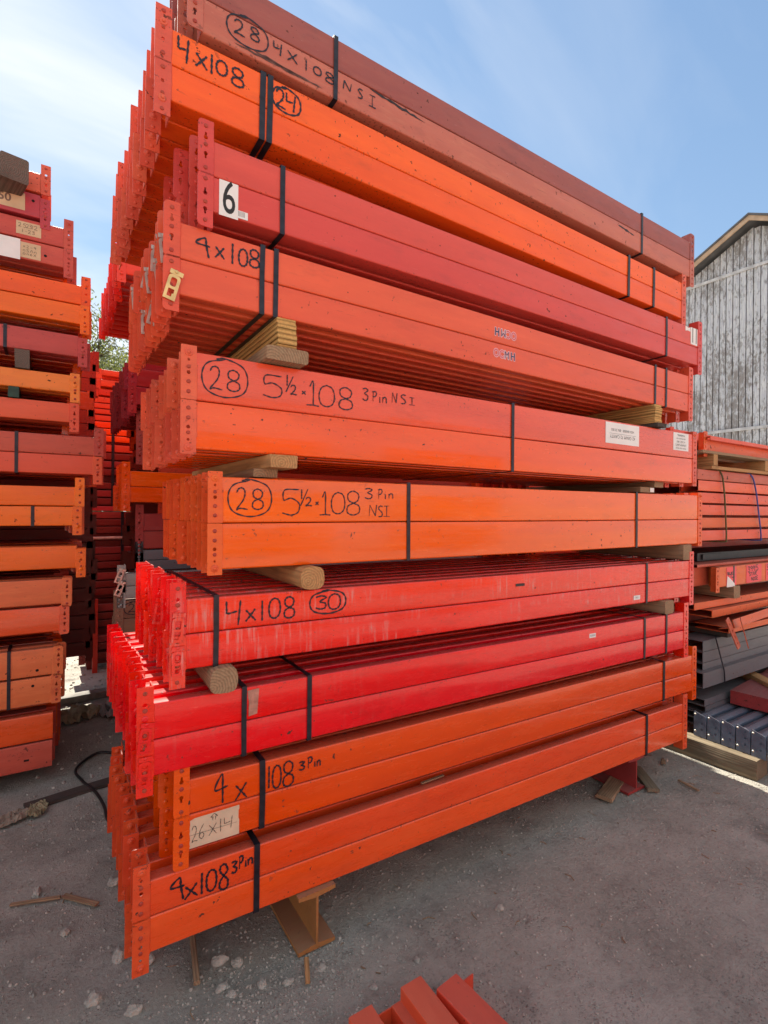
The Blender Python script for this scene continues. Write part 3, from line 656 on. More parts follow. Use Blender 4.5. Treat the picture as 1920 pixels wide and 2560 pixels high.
ibeam('rusty ochre I-beam bearing the left part of the main stack', .735, 1.535, botz('B10',.5)-.002, 1.0, .13, P_RUST)
ibeam('dark red I-beam bearing the right part of the main stack', 2.53, 1.545, botz('B10',2.3)-.002, 1.0, .14, P_DKRED)

# ------------------------------------------------------------ left stack (second row, left of the lane)
def dig(nm): return simple(nm,(0,0,0))
P_L2 = paint('l_salmon', (.75,.13,.06), .6, .5, 0, .7, .4)
P_L3 = paint('l_pinkred', (.52,.05,.06), .5, .45, 0, .5, .4)
P_L4 = paint('l_brownred', (.58,.09,.055), .6, .5, 0, .8, .5)
P_L6 = paint('l_dusky', (.52,.065,.06), .5, .45, 0, .7, .4)
P_L7 = paint('l_lightorange', (.92,.24,.03), .4, .35, 0, .4, .3)
P_L12 = paint('l_peach', (.82,.19,.06), .5, .45, 0, .6, .5)
YL = 3.2
P_LO = paint('l_vivid_orange', (.95,.17,.003), .5, .3, 0, .6, .3)
W_GREY = wood('grey_brown', (.17,.13,.105), .35)
LS = [ # x_end, z bottom, h, mat, kind, upper, label, deep
 (-.062,3.035,.098,P_L2,'slot',1,'salmon beam end on top of the left stack beside a big timber',1),
 (-.064,2.905,.118,P_L3,'slot',0,'pinkish red beam with yellowed label ending in 50',2),
 (.040,2.785,.1,P_L4,'pin',1,'brown-red beam with upside down handwritten label 21325 on the left stack',2),
 (.040,2.680,.1,P_L4,'pin',0,'brown-red beam with tan and white cards on the left stack',2),
 (.121,2.505,.1,P_ORANGE,'stud',1,'red-orange upper beam of the pair under the brown-red pair',2),
 (.116,2.400,.1,P_LO,'stud',0,'bright orange lower beam of the pair under the brown-red pair',2),
 (.108,2.225,.112,P_L6,'slot',0,'dusky pink-red single beam with a grey strap on the left stack',2),
 (.074,2.032,.092,P_L7,'slot',0,'light yellow-orange beam above a green-painted block',2),
 (.072,1.875,.1,P_SALMON,'round',0,'salmon beam just below the green-painted block',2),
 (.188,1.706,.1,P_L4,'slot',1,'dusky upper beam reaching furthest right in the left stack',2),
 (.182,1.604,.1,P_SALMON,'slot',0,'red-orange lower beam reaching furthest right in the left stack',2),
 (.100,1.436,.1,P_LO,'stud',1,'bright orange speckled beam above another with a short strap, left stack',2),
 (.090,1.332,.1,P_LO,'stud',0,'bright orange beam with a short black strap, left stack',2),
 (.108,1.108,.118,P_LO,'stud',0,'vivid plain orange single beam at waist height, left stack',2),
 (.046,.924,.13,P_L12,'round',1,'peach deep beam with rounded keyhole connector, left stack',2),
 (.036,.782,.13,P_O10,'round',1,'blotchy red-orange deep beam under the peach one, left stack',2),
 (.010,.562,.138,P_L12,'round',1,'upper faded salmon beam with a punched hole, left stack',2),
 (.002,.415,.138,P_L12,'round',0,'lower faded salmon beam with a punched hole, left stack',2),
 (.010,.228,.135,P_O10,'round',1,'red beam second from the bottom of the left stack',1),
 (.008,.085,.135,P_L4,'round',0,'dusty red bottom beam of the left stack with a square slot',2),
]
LB = []
for (xe,zb_,h,mt,kind,upper,lab,deep) in LS:
    for k in range(deep):
        l2 = lab if k == 0 else 'second-row beam right behind the ' + lab.replace(', left stack','').replace(' on the left stack','').replace(' of the left stack','')
        l2 = ' '.join(l2.split()[:16])
        cz = None
        if h > .12: cz = (h-.147) if upper else -.004
        if lab.startswith('dusty red bottom') or lab.startswith('red beam second'): conn = (1,0)
        else: conn = (1,1)
        t, tb = beam(l2, 'beams of the left stack', (xe-2.70+(0 if k == 0 else random.uniform(.0,.02)), YL+k*.085, zb_), (0,0,0), h, .07, 'top' if k == 0 else 'none', mt, kind, upper, front=(k == 0), conn=conn, ends=(cz,cz))
        if k == 0: LB.append(t)
# punched holes and labels on the left stack
HB = simple('hole_black',(.01,.008,.008),.9)
for i,(xx,zz) in ((1,(2.67,.08)),(16,(2.63,.03)),(17,(2.62,.10)),(3,(2.62,.04))):
    mm = MB(); mm.add([(p[0],0,p[1]) for p in circ(0,0,.007,12)], [tuple(range(12))]); link('punched_hole', mm.mesh('punched_hole', HB, recalc=False), LB[i], (xx,-.0008,zz))
mm = MB(); mm.box((-.011,-.0012,-.005),(.011,-.0008,.005)); link('square_slot', mm.mesh('square_slot', HB), LB[19], (2.59,0,.055))
YELL = simple('yellowed_paper', (.62,.46,.28), .8, 0, .12, 12, .05)
def lsticker(i, x0, z0, x1, z1, mat, nm='sticker', y=-.001):
    xe,zb_ = LS[i][0], LS[i][1]; m = MB(); m.box((0,-.0004,0),(x1-x0,0,z1-z0)); return link(nm, m.mesh(nm, mat), LB[i], (x0-(xe-2.7), y, z0-zb_))
q = lsticker(1,-.36,2.925,-.128,3.01,YELL); lettering(q,'50',.055,.148,.044,simple('print_grey',(.2,.13,.1),.7,0,.1,9,0),.0012)
q = lsticker(2,-.164,2.803,-.059,2.868,YELL); o = link('marking', writing([('2',.075,.035,.09,.055),('1',.068,.036,.07,.055),('3',.055,.036,.066,.055),('2',.042,.036,.053,.055),('5',.03,.036,.04,.055),('2',.01,.036,.022,.055),('2',.05,.010,.062,.026),('3',.066,.010,.078,.026),('-',.036,.012,.046,.022),('1',.026,.010,.028,.026)],.0016), q); 
q = lsticker(3,-.165,2.688,-.060,2.765,YELL); o = link('marking', writing([('x',.03,.05,.04,.06),('2',.045,.05,.055,.062),('-',.06,.05,.07,.06),('9',.075,.05,.085,.062),('n',.03,.03,.04,.044),('S',.045,.03,.055,.044),('A',.06,.03,.072,.044),('n',.076,.03,.088,.044),('O',.03,.014,.04,.024),('n',.045,.014,.055,.026),('6',.06,.014,.07,.026),('x',.075,.014,.085,.026)],.0015), q)
q = lsticker(3,-.40,2.672,-.146,2.775,PAPER,'card',-.004); q['label'] = 'white board card covering the left of the beam'
# timbers of the left stack
LG = 'timbers in the left stack'
timber('big grey weathered timber end on top of the left stack', (-.165,3.06,2.99), (.115,.9,.118), W_GREY, R(14), .010, group=LG)
timber('square grey timber end with wavy grain below the dusky pink beam', (-.134,3.19,2.127), (.062,.9,.094), W_GREY, 0, .003, group=LG)
timber('small green-painted timber end in the left stack', (-.168,3.19,1.976), (.046,.9,.054), simple('green_wood',(.025,.06,.045),.7,0,.4,30,.3), 0, .004, group=LG)
for i,(z0_,z1_,x) in enumerate(((2.506,2.505,0),(1.81,1.873,-.05),(1.54,1.602,-.05),(1.23,1.33,-.25),(1.06,1.106,-.05),(.706,.78,-.1),(.37,.412,-.1),(.0,.083,-.15))):
    if z1_-z0_ > .02:
        timber(['','narrow dark slat above the furthest reaching pair in the left stack','dark slat over the speckled orange pair in the left stack','dark block above the vivid orange single beam','dark slat under the vivid orange single beam','dark block between the peach and faded salmon beams','dark slat under the faded salmon pair','dark sleeper under the bottom of the left stack'][i], (x-.3,3.26,z0_), (.08,.7,z1_-z0_), W_DARK, 0, .002, group=LG)
def vstrap(label, x, y, z0_, z1_, ww=.015):
    m = MB(); m.box((-ww/2,-.0026,z0_),(ww/2,-.0014,z1_)); m.box((-ww/2,-.0026,z1_),(ww/2,.16,z1_+.0012)); m.box((-ww/2,-.0026,z0_-.0012),(ww/2,.16,z0_))
    o = link('strap', m.mesh('strap', STRAP), None, (x,y,0)); tag(o, label, 'strap', 'straps on the left stack')
vstrap('grey strap round the dusky pink-red beam of the left stack', -.205, YL, 2.224, 2.338)
vstrap('black strap round the furthest reaching pair of the left stack', -.155, YL, 1.602, 1.808)
vstrap('short black strap on the lower speckled orange beam', -.085, YL, 1.331, 1.433)
vstrap('black strap round the faded salmon pair of the left stack', -.178, YL, .412, .702)
# ------------------------------------------------------------ second row behind the main stack
R2 = [ # x0, ztop, h, deep, pitch, mat, kind, colour phrase, y
 (.333,2.925,.1016,12,.105,paint('vivid_red',(.82,.045,.022),.2,.35,0,.2,.2),'stud','vivid red','high vivid red bundle behind',3.2),
 (.392,2.212,.1016,10,.11,P_CRIM,'slot','crimson','crimson bundle behind',3.2),
 (.363,1.637,.088,5,.10,P_O9,'pin','orange-brown','orange-brown bundle behind',3.2),
 (.345,1.065,.07,1,.1,P_GREY,'slot','light grey','grey pair behind',3.2),
 (.335,.915,.10,2,.1,paint('tan_brown',(.25,.12,.07),.6,.5,0,.5,.3),'pin','tan brown','tan pair marked circled 2 behind',3.2),
 (.42,3.15,.1016,1,.1,P_DKRED,'slot','dark red','highest dark red pair behind',3.25),
 (.44,2.62,.1016,1,.1,P_DKRED,'slot','dark red','dark red pair at head height behind',3.25),
 (.44,2.42,.1016,1,.1,P_CRIM,'slot','crimson','crimson pair above head height behind',3.25),
 (.44,1.93,.1016,1,.1,P_DKRED,'slot','dark red','dark red pair at shoulder height behind',3.25),
 (.44,1.40,.1016,1,.1,P_DKRED,'slot','dark red','dark red pair at chest height behind',3.25),
 (.44,1.19,.06,1,.1,P_SLATE,'slot','slate grey','slate pair at waist height behind',3.25),
 (.42,.66,.1016,1,.1,P_DKRED,'slot','dark red','dark red pair at knee height behind',3.25),
 (.42,.42,.1016,1,.1,P_DKRED,'slot','dark red','dark red pair below knee height behind',3.25),
 (.42,.21,.1016,1,.1,P_DKRED,'slot','dark red','dark red pair near the ground behind',3.25),
]
for (x0,zt,h,deep,pitch,mt,kind,cw,ph,y) in R2:
    for k in range(deep):
        for upper in (1,0):
            t, tb = beam(f"{cw} beam, {ORD[k] + (' back' if k else '')}, {'upper' if upper else 'lower'} row, {ph}", 'beams of the second row stack', (x0+(random.uniform(-.015,.015) if k else 0), y+k*pitch, zt-h*(1 if upper else 2)), (0,0,0), h-.002, .08, 'none', mt, kind, upper, length=2.56)
            if ph.startswith('tan') and k == 0 and upper: link('marking', writing([('o',.005,.02,.09,.09),('2',.025,.035,.06,.078)],.005), t)
            if ph.startswith('grey') and k == 0: link('safety_clip', clip_mesh(SILVER), t, (-.03,-.01,.06), (0,R(20),0))
vz = [(.52,1.85),(1.1,2.2)]
# ------------------------------------------------------------ far row
YF = 5.2
far = []
zc = 2.65
def fbeam(x0, z0_, h, mt, lab, length=2.6):
    t = thing('rack_beam', lab, 'rack beam', (x0,YF,z0_), (0,0,0), 'beams of the far stack seen down the lane')
    link('tube', tube_mesh(h-.003,.07,'none',length,mt), t)
    m = MB(); m.box((-.05,-.002,-.03 if h > .05 else 0),(-.002,.003,h)); m.box((-.005,.0031,0),(-.002,.06,h))
    for zz in (.012,.035): m.dome((-.026,-.002,zz),.007,.003)
    link('end_connector', m.mesh('end_connector', mt), t)
rows = [(.41,2.60,.055,P_FAR2),(.40,2.505,.06,P_FAR2),(.385,2.425,.055,P_FAR),(.38,2.36,.05,P_FAR2),(.35,2.31,.045,P_FAR2),(.34,2.26,.045,P_FAR2),(.33,2.20,.05,P_FAR2),(.30,2.14,.055,P_O5B),(.30,2.08,.055,P_O5B),(.30,2.02,.055,P_O5B),(.38,1.93,.065,P_FAR2),(.39,1.86,.06,P_FAR),(.40,1.79,.06,P_FAR),(.41,1.72,.06,P_FAR),(.36,1.60,.06,P_FAR),(.36,1.53,.06,P_DKRED),(.36,1.46,.06,P_FAR),
        (.28,1.405,.045,P_L3),(.30,1.34,.06,P_DKRED),(.30,1.275,.06,P_DKRED),(.30,1.21,.06,P_FAR),(.30,1.03,.06,P_FAR),(.30,.965,.06,P_DKRED),(.30,.90,.06,P_DKRED),(.32,.80,.065,P_FAR),(.33,.73,.06,P_DKRED),(.33,.665,.06,P_FAR),(.24,.52,.065,P_FAR),(.24,.45,.06,P_DKRED),(.24,.385,.06,P_FAR),(.30,.25,.06,P_DKRED),(.30,.185,.06,P_DKRED),(.30,.10,.06,P_FAR)]
NUM = ['top','second','third','fourth','fifth','sixth','seventh','eighth','ninth','tenth','eleventh','twelfth','thirteenth','fourteenth','fifteenth','sixteenth','seventeenth','eighteenth','nineteenth','twentieth','twenty-first','twenty-second','twenty-third','twenty-fourth','twenty-fifth','twenty-sixth','twenty-seventh','twenty-eighth','twenty-ninth','thirtieth','thirty-first','thirty-second','thirty-third']
P_FARSHADE = paint('far_dark_red', (.20,.016,.010), .6, .4, 0, .5, .2)  # far red darkened to stand in for the shade low in the lane
for i,(x0,z0_,h,mt) in enumerate(rows): fbeam(x0-.05,z0_,h,(mt if z0_ > 1.9 or mt is P_L3 else (P_FARSHADE if i%3 else P_DKRED)),f'{NUM[i]} beam counted from the top of the far stack down the lane')  # low rows swap to darker reds, shade put into the colour
m = MB(); m.box((0,0,0),(.04,.04,.64)); o = link('upright_post', m.mesh('upright_post', P_FAR), None, (.30,YF-.06,-.0)); tag(o,'red steel post standing at the far stack near the sunlit gravel','post')
m = MB(); m.tube([(.2,0,0),(2.2,0,0)],.012); o = link('steel_pipe', m.mesh('steel_pipe', simple('pipe',(.7,.55,.45),.4,.4)), None, (0,YF-.05,1.17)); tag(o,'thin pale pipe running across the far stack','pipe')
m = MB(); m.box((-.012,-.004,1.46),(.012,-.003,2.25)); o = link('strap', m.mesh('strap', STRAP), None, (.45,YF,0)); tag(o,'black strap on the upper far stack down the lane','strap')
m = MB(); m.box((-.012,-.004,.8),(.012,-.003,1.40)); o = link('strap', m.mesh('strap', STRAP), None, (.53,YF,0)); tag(o,'black strap on the lower far stack down the lane','strap')

# ------------------------------------------------------------ the rest of the piled beams (past the 300 individual ones)
pb = {'a': MB(), 'b': MB(), 'c': MB()}
rn = random.Random(21)
def pile(x0, x1, y, z, h, wd=.07):
    mbx = pb['b' if y < 0 else 'c' if (4 < y < 6 and z < 1.7) else rn.choice('aab')]; mbx.prism(rounded([(y,z),(y+wd,z),(y+wd,z+h-.003),(y,z+h-.003)],.004,2), x0, x1, 'x')
    for xx, sg in ((x0,-1),(x1,1)):
        mbx.box((min(xx,xx+sg*.043), y-.001, z-.045), (max(xx,xx+sg*.043), y+.003, z+h+.004))
for (xe,zb_,h,mt,kind,upper,lab,deep) in LS:
    for k in range(deep, 10): pile(xe-2.7+rn.uniform(-.02,.0), xe+rn.uniform(-.03,.012)-.01, YL+k*.092, zb_+rn.uniform(-.004,.004), h-.004)
for z0_, z1_ in ((2.62,2.722),(1.93,2.009),(1.637,1.727),(1.40,1.461),(1.065,1.07),(.915,.925),(.66,.715),(.42,.457)):
    if z1_-z0_ > .03:
        for k in range(2): pile(.56+.03*k, 2.93, 3.26+k*.09, z0_+.001, z1_-z0_)
zq = .34
while zq < 2.5:  # rows added and pushed out to keep the lane floor in shade
    hh_ = rn.choice((.1,.1,.137)); xe = rn.uniform(.20,.235)
    for k in range(3): pile(-2.5, xe+rn.uniform(-.02,.02), 4.42+k*.09, zq, hh_)
    zq += hh_
zq = .08
while zq < 3.0:                                     # behind the second row of the main side
    hh_ = rn.choice((.1,.1,.137)); xo = rn.uniform(.50,.58)
    for k in range(2): pile(xo, 3.0, 4.46+k*.09, zq, hh_)
    zq += hh_
zq = .04
while zq < 2.58:                                    # body of the far stack
    xo = .25+rn.uniform(0,.06)
    for k in range(3): pile(xo, 2.9, YF+.09+k*.1, zq, .063, .08)
    zq += .065
zq = .15
while zq < 2.3:                                     # unseen stacks added behind the camera for warm bounce and reflections
    hh_ = rn.choice((.1,.1,.137)); xo = -3.2+rn.uniform(-.06,.06)
    for xs_ in (xo, xo+4.3, xo+8.2): pile(xs_+rn.uniform(-.05,.05), xs_+2.7, -4.7, zq, hh_)
    zq += hh_+rn.choice((.001,.001,.001,.09))
zq = .12
while zq < 1.88:                                    # depth of the right stack
    for yy in (2.05,2.15,2.9,3.0,3.1,3.2,3.3,3.4,3.6,3.7,4.6,4.7): pile(3.25+rn.uniform(0,.03), 5.9, yy, zq, .1)
    zq += .1
zq = .1
while zq < 3.0:
    for k in range(2): pile(-2.6, -.12+rn.uniform(-.05,.05), YF+1.9+k*.1, zq, .1, .08)
    zq += .102
for kk, mt in (('a',P_FAR),('b',P_O9),('c',P_FARSHADE)):
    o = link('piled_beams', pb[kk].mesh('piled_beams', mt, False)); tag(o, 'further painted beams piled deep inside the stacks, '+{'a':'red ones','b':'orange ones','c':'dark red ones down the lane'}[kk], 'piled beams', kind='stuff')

# ------------------------------------------------------------ right stack
RG = 'steel sections in the right stack'
def section(label, x, y, z, h, wd, mat, length=2.6, name='steel_section', rz=0, cat='steel section', chan=True, group=RG, rx=0):
    """lipped channel / tube, open at its left end"""
    t = .004; m = MB()
    if chan: pr = [(0,0),(wd,0),(wd,t),(t,t),(t,h-t),(wd,h-t),(wd,h),(0,h)]
    else: pr = rounded([(0,0),(wd,0),(wd,h),(0,h)],.004,2)
    m.prism(pr, 0, length, 'x', chan); o = link(name, m.mesh(name, mat, not chan), None, (x,y,z), (rx,0,rz)); tag(o, label, cat, group); return o
P_R1 = paint('r_coral', (.80,.11,.04), .5, .45, 0, .6, .4); P_R2 = paint('r_rusty_orange', (.75,.13,.03), .6, .5, 0, .8, .4)
P_R3 = paint('r_brown', (.55,.11,.05), .6, .5, 0, .8, .4)
# top layer
beam('topmost coral beam of the right stack with a bundle cord', RG, (3.28,1.78,1.905), (0,0,R(.5)), .052, .1, 'none', P_R1, 'slot', 1, 2.6, ends=(-.09,None))
beam('sunlit coral beam second in the top layer of the right stack', RG, (3.26,1.90,1.90), (0,0,R(1.5)), .06, .1, 'none', P_R1, 'slot', 1, 2.6, ends=(-.08,None))
beam('orange beam with a fin-shaped end plate in the top layer, right stack', RG, (3.38,1.63,1.805), (0,0,R(1)), .078, .09, 'top', P_R2, 'slot', 0, 2.6, ends=(-.03,None))
section('thin coral strip along the front of the top layer, right stack', 3.36,1.60,1.875,.022,.05,P_R1)
# pallet
pt = thing('wooden_pallet', 'weathered wooden pallet under the top layer of the right stack', 'pallet', (3.30,1.60,1.70))
for i,(x,wd) in enumerate(((.10,.05),(.80,.13),(1.6,.1))):
    m = MB(); m.box((x,0,.022),(x+wd,.9,.09)); link('pallet_block', m.mesh('pallet_block', W_TAN), pt)
for i in range(5):
    m = MB(); m.box((-.03,i*.19,.092),(2.1,i*.19+.12,.108)); link('deck_board', m.mesh('deck_board', W_OLD), pt)
for i in range(3):
    m = MB(); m.box((.08,i*.38,.0),(2.1,i*.38+.1,.019)); link('bottom_board', m.mesh('bottom_board', W_TAN), pt)
cols = [P_R3,P_R1,P_R1,P_R1,P_R2,P_R1]; zz = [1.632,1.565,1.492,1.418,1.34,1.262]
for i in range(6): section(['dark brown top tube of the roped orange pile','coral tube second down in the roped pile','coral tube third down in the roped pile','coral tube fourth down in the roped pile','perforated-edge orange tube fifth down in the roped pile','bottom coral tube of the roped pile'][i], 3.25+.012*i, 1.62, zz[i], .062, .1, cols[i], chan=False)
section('recessed dark tube behind the top of the roped orange pile', 3.24,1.73,1.632,.05,.3,P_R3,chan=False)
section('recessed dark tube behind the middle of the roped orange pile', 3.26,1.73,1.42,.21,.3,P_R3,chan=False)
section('recessed dark tube behind the bottom of the roped orange pile', 3.28,1.73,1.25,.168,.3,P_R3,chan=False)
def rope(label, x, dx, mat, r_=.005):
    pts = [(x-.12,1.80,1.70),(x-.05,1.68,1.702),(x,1.62,1.69),(x+dx*.3,1.605,1.6),(x+dx*.7,1.604,1.42),(x+dx,1.606,1.27),(x+dx,1.62,1.25),(x+dx,1.75,1.25)]
    m = MB(); m.tube([tuple(p) for p in smooth3(pts)], r_, 6); o = link('rope', m.mesh('rope', mat, True)); tag(o, label, 'rope', 'bands round the roped pile')
def smooth3(p, k=5):
    P = [Vector(a) for a in p]; P = [P[0]*2-P[1]]+P+[P[-1]*2-P[-2]]; o = []
    for i in range(1, len(P)-2):
        for j in range(k):
            t = j/k; a,b,c,d = P[i-1:i+3]; o.append(.5*((2*b)+(c-a)*t+(2*a-5*b+4*c-d)*t*t+(3*b-a-3*c+d)*t**3))
    return o+[P[-2]]
rope('olive band round the pile of orange tubes on the right', 3.52, .06, simple('olive_cord',(.10,.09,.03),.7)); rope('blue cord round the pile of orange tubes on the right', 3.93, .13, simple('blue_cord',(.05,.08,.30),.6))
m = MB(); m.box((0,0,0),(2.2,.8,.05)); m.box((.05,-.01,.008),(.32,.0,.042)); o = link('black_crate', m.mesh('black_crate', simple('black_plastic',(.018,.018,.022),.5)), None, (3.5,1.74,1.12)); tag(o,'black plastic crate in the dark gap below the roped pile','crate')
bA,_ = beam('orange beam with pink handwritten notes in the right stack', RG, (3.48,1.60,.970), (0,0,0), .125, .06, 'none', P_R2, 'slot', 0, 2.4, front=True, ends=(-.03,-.03))
beam('dark orange beam recessed at the left of the pink notes beam', RG, (3.30,1.68,.975), (0,0,0), .125, .06, 'none', P_R3, 'slot', 0, 2.4, ends=(-.02,-.02))
section('dark brown tube lying on the pink notes beam', 3.30,1.64,1.097,.018,.2,P_R3,chan=False)
PKN = simple('pink_paper', (.85,.10,.11), .6, 0, .1, 12, .05)
for i,(u,items,w_) in enumerate(((.09,[('9',.005,.055,.03,.085),('4u',.035,.05,.06,.085),('5',.065,.048,.09,.082)],.13),(.355,[('3',.02,.07,.05,.105),('9',.055,.072,.085,.108),('9',.09,.074,.12,.108),('5',.13,.076,.165,.112),('S',.04,.045,.06,.065),('T',.063,.045,.085,.065),('A',.09,.045,.115,.068),('R',.12,.047,.15,.07),('N',.07,.012,.09,.034),('O',.095,.012,.115,.034),('S',.12,.014,.138,.036),('E',.145,.015,.165,.038)],.22),(.64,[('3',.01,.07,.04,.105),('9',.045,.072,.075,.108),('4u',.03,.02,.055,.055)],.2))):
    m = MB(); m.box((0,-.0005,0),(w_,0,.115)); q = link('pink_note', m.mesh('pink_note', PKN), bA, (u,-.001,.005)); link('marking', writing(items,.006), q)
m = MB(); vs,fs = plate_mesh([(0,0),(.11,.0),(.1,.02),(.05,.05),(.01,.07)],[],.001); m.add(vs,fs); link('torn_paper', m.mesh('torn_paper', PAPER), bA, (.09,-.003,-.005))
vstr = MB(); vstr.box((-.008,-.003,.96),(.008,-.0018,1.098)); o = link('strap', vstr.mesh('strap', STRAP), None, (3.665,1.60,0)); tag(o,'dark strap over the torn pink note','strap')
RT = 'timbers in the right stack'
timber('short wooden post end below the pink notes beam', (3.69,1.59,.888), (.085,.9,.078), W_OLD, 0, .01, group=RT)
section('orange angle below the wooden post end, right stack', 3.27,1.64,.842,.042,.25,P_R2)
section('orange channel under the post end, second of two', 3.40,1.60,.79,.045,.2,P_R2,rz=R(1))
# tilted orange uprights
t = thing('tilted_upright', 'tilted orange upright with holed end plate, right stack', 'rack upright', (3.46,1.50,.74), (R(-14),R(-1),R(4)), RG)
m = MB(); m.prism([(0,0),(.09,0),(.09,.004),(.004,.004),(.004,.05),(0,.05)],0,2.2,'x'); link('rail', m.mesh('rail', P_R2), t)
vs,fs = plate_mesh(rounded([(-.05,-.09),(.0,-.09),(.0,.10),(-.05,.10)],.01,2),[circ(-.025,z_,.006) for z_ in (-.06,-.02,.02,.06)],.005); m = MB(); m.add(vs,fs)
q = link('end_plate', m.mesh('end_plate', P_R3), t, (-.02,.0,-.02), (0,R(-18),0)); q = link('end_plate', m.mesh('end_plate', P_R3), t, (.06,-.02,-.03), (0,R(-22),R(20)))
section('orange rail under the tilted upright', 3.52,1.56,.69,.035,.2,P_R2)
timber('dark timber end beneath the tilted upright', (3.60,1.58,.655), (.11,.9,.032), W_DARK, 0, .003, group=RT)
gz = [.587,.520,.453]
for i in range(3): section(['upper','middle','lower'][i]+' slate grey channel in the right stack, C-shaped end', 3.335, 1.62, gz[i], .064, .16, P_SLATE)
section('deep slate grey channel with plain face above the brown timber', 3.27,1.585,.385,.09,.2,P_SLATE)
section('slate grey channel behind the deep plain one', 3.30,1.80,.39,.2,.1,P_SLATE)
timber('brown timber sticking out of the grey channels', (3.74,1.30,.285), (.075,.8,.07), W_TAN, R(-38), .003, group=RT)
for i in range(4): section(['top','second','third','lowest'][i]+' thin slate channel below the brown timber', 3.32+.01*(i%2), 1.60, .245-.043*i+.02, .040, .2, P_SLATE)
# strap on grey
m = MB(); m.tube([(3.47,1.612,.66),(3.50,1.575,.46),(3.51,1.575,.385)],.004,6); o = link('strap', m.mesh('strap', STRAP)); tag(o,'dark strap hanging over the slate grey channels','strap')
# blue-grey plated beams on the sleeper
pv, pf = plate_mesh(rounded([(0,0),(.070,0),(.070,.125),(0,.145)],[.002,.002,.02,.008],3),[rounded([(.040+.0,z_-.006),(.050,z_-.006),(.050,z_+.006),(.040,z_+.006)],.003,2) for z_ in (.045,.08,.115)],.004)
for i in range(6):
    t = thing('plated_beam', f"{['first','second','third','fourth','fifth','sixth'][i]} blue-grey beam from the back with bolted end plate, on the sleeper", 'rack beam', (3.225,1.552-.0755*i,.112-(.0 if i < 4 else .004)), (0,0,0), 'blue-grey beams on the sleeper')
    m = MB(); m.add([(-v[1], -v[0], v[2]) for v in pv], pf); link('end_plate', m.mesh('end_plate', P_BLUE), t, (0,.062,0))
    m = MB(); m.prism(rounded([(-.056,.03),(0.0,.03),(0.0,.118),(-.03,.128),(-.056,.118)],.004,2),.003,2.2,'x'); link('tube', m.mesh('tube', P_BLUE, True), t, (0,.058,0))
    for zz_ in (.03,.128):
        m = MB(); m.dome((0,0,0),.006,.005); q = link('bolt', m.mesh('bolt', SILVER), t, (-.0025,.052,zz_), (0,0,R(-90)))
sl = timber('long squared sleeper lying on the dirt under the blue-grey beams', (3.245,1.268,0.0), (.14,1.7,.108), W_SLEEP, R(2.3), .006, name='sleeper')
# red sheet
m = MB(); m.box((0,0,0),(1.6,.55,.006)); m.box((0,.0,-.075),(1.6,.004,-.0005)); m.box((0,.0041,-.075),(.004,.55,-.0005)); o = link('red_steel_tray', m.mesh('red_steel_tray', P_DKRED), None, (3.62,1.02,.325), (R(0),R(0),R(6))); tag(o,'red oxide steel tray lying over the blue-grey beams','steel tray')

# ------------------------------------------------------------ foreground beams lying towards the camera
M3 = Matrix(((0,0,-1),(-1,0,0),(0,1,0)))
for i,(x,y,rz_,up_,lab) in enumerate(((.722,1.168,0,1,'leftmost coral red beam lying on the dirt at the bottom edge'),(.886,1.168,R(.5),1,'middle coral red beam lying on the dirt at the bottom edge'),(.998,1.122,R(6),0,'right coral red beam lying on the dirt, turned slightly'))):
    t, tb = beam(lab, 'coral red beams lying in the foreground', (0,0,0), (0,0,0), .1016, .09, 'bottom' if up_ == 0 else 'top', P_SALMON, 'slot', up_, 1.0, front=False)
    t.matrix_world = Matrix.Translation((x+.012,y+.022,.008)) @ Matrix.Rotation(rz_,4,'Z') @ M3.to_4x4()

# ------------------------------------------------------------ ground
def gh(x, y):
    v = noise.fractal(Vector((x*1.1, y*1.1, 0)), 1, 2, 5)*.008 + noise.noise(Vector((x*9, y*9, 3)))*.003
    if 0.5 < x < 1.15 and y < 1.3: v *= .3
    return v-.004
def axis(lo, hi, fine0, fine1, n):
    a = [fine0+(fine1-fine0)*i/n for i in range(n+1)]; s_ = (fine1-fine0)/n
    v = fine0; q = []; st = s_
    while v > lo: st *= 1.25; v -= st; q.append(max(v, lo))
    r_ = []; v = fine1; st = s_
    while v < hi: st *= 1.25; v += st; r_.append(min(v, hi))
    return q[::-1]+a+r_
xs = axis(-300,300,-.5,4.0,230); ys = axis(-300,400,.6,4.0,170)
m = MB(); nx = len(xs)
for y in ys:
    for x in xs:
        f_ = 1 if (-2 < x < 7 and -1 < y < 8) else 0
        m.v.append((x,y,gh(x,y)*f_))
for j in range(len(ys)-1):
    for i in range(nx-1): m.f.append((j*nx+i,j*nx+i+1,(j+1)*nx+i+1,(j+1)*nx+i))
gm,n,l,b = newmat('dirt')
tc = n.new('ShaderNodeTexCoord'); o_ = tc.outputs['Object']
c1 = nz(n,l,o_,1.6,6,.6); c2 = nz(n,l,o_,9,10,.75); c3 = nz(n,l,o_,70,7,.75)
col = mixc(n,l,ramp(n,l,c1,.35,.68),(.285,.275,.232),(.46,.445,.385))
col = mixc(n,l,math_(n,l,'MULTIPLY',ramp(n,l,c2,.45,.75),.35),col,(.56,.51,.43))
col = mixc(n,l,math_(n,l,'MULTIPLY',ramp(n,l,c2,.30,.46,(1,1,1,1),(0,0,0,1)),.4),col,(.12,.10,.085))
vo = n.new('ShaderNodeTexVoronoi'); vo.inputs['Scale'].default_value = 95; l.new(o_, vo.inputs['Vector'])
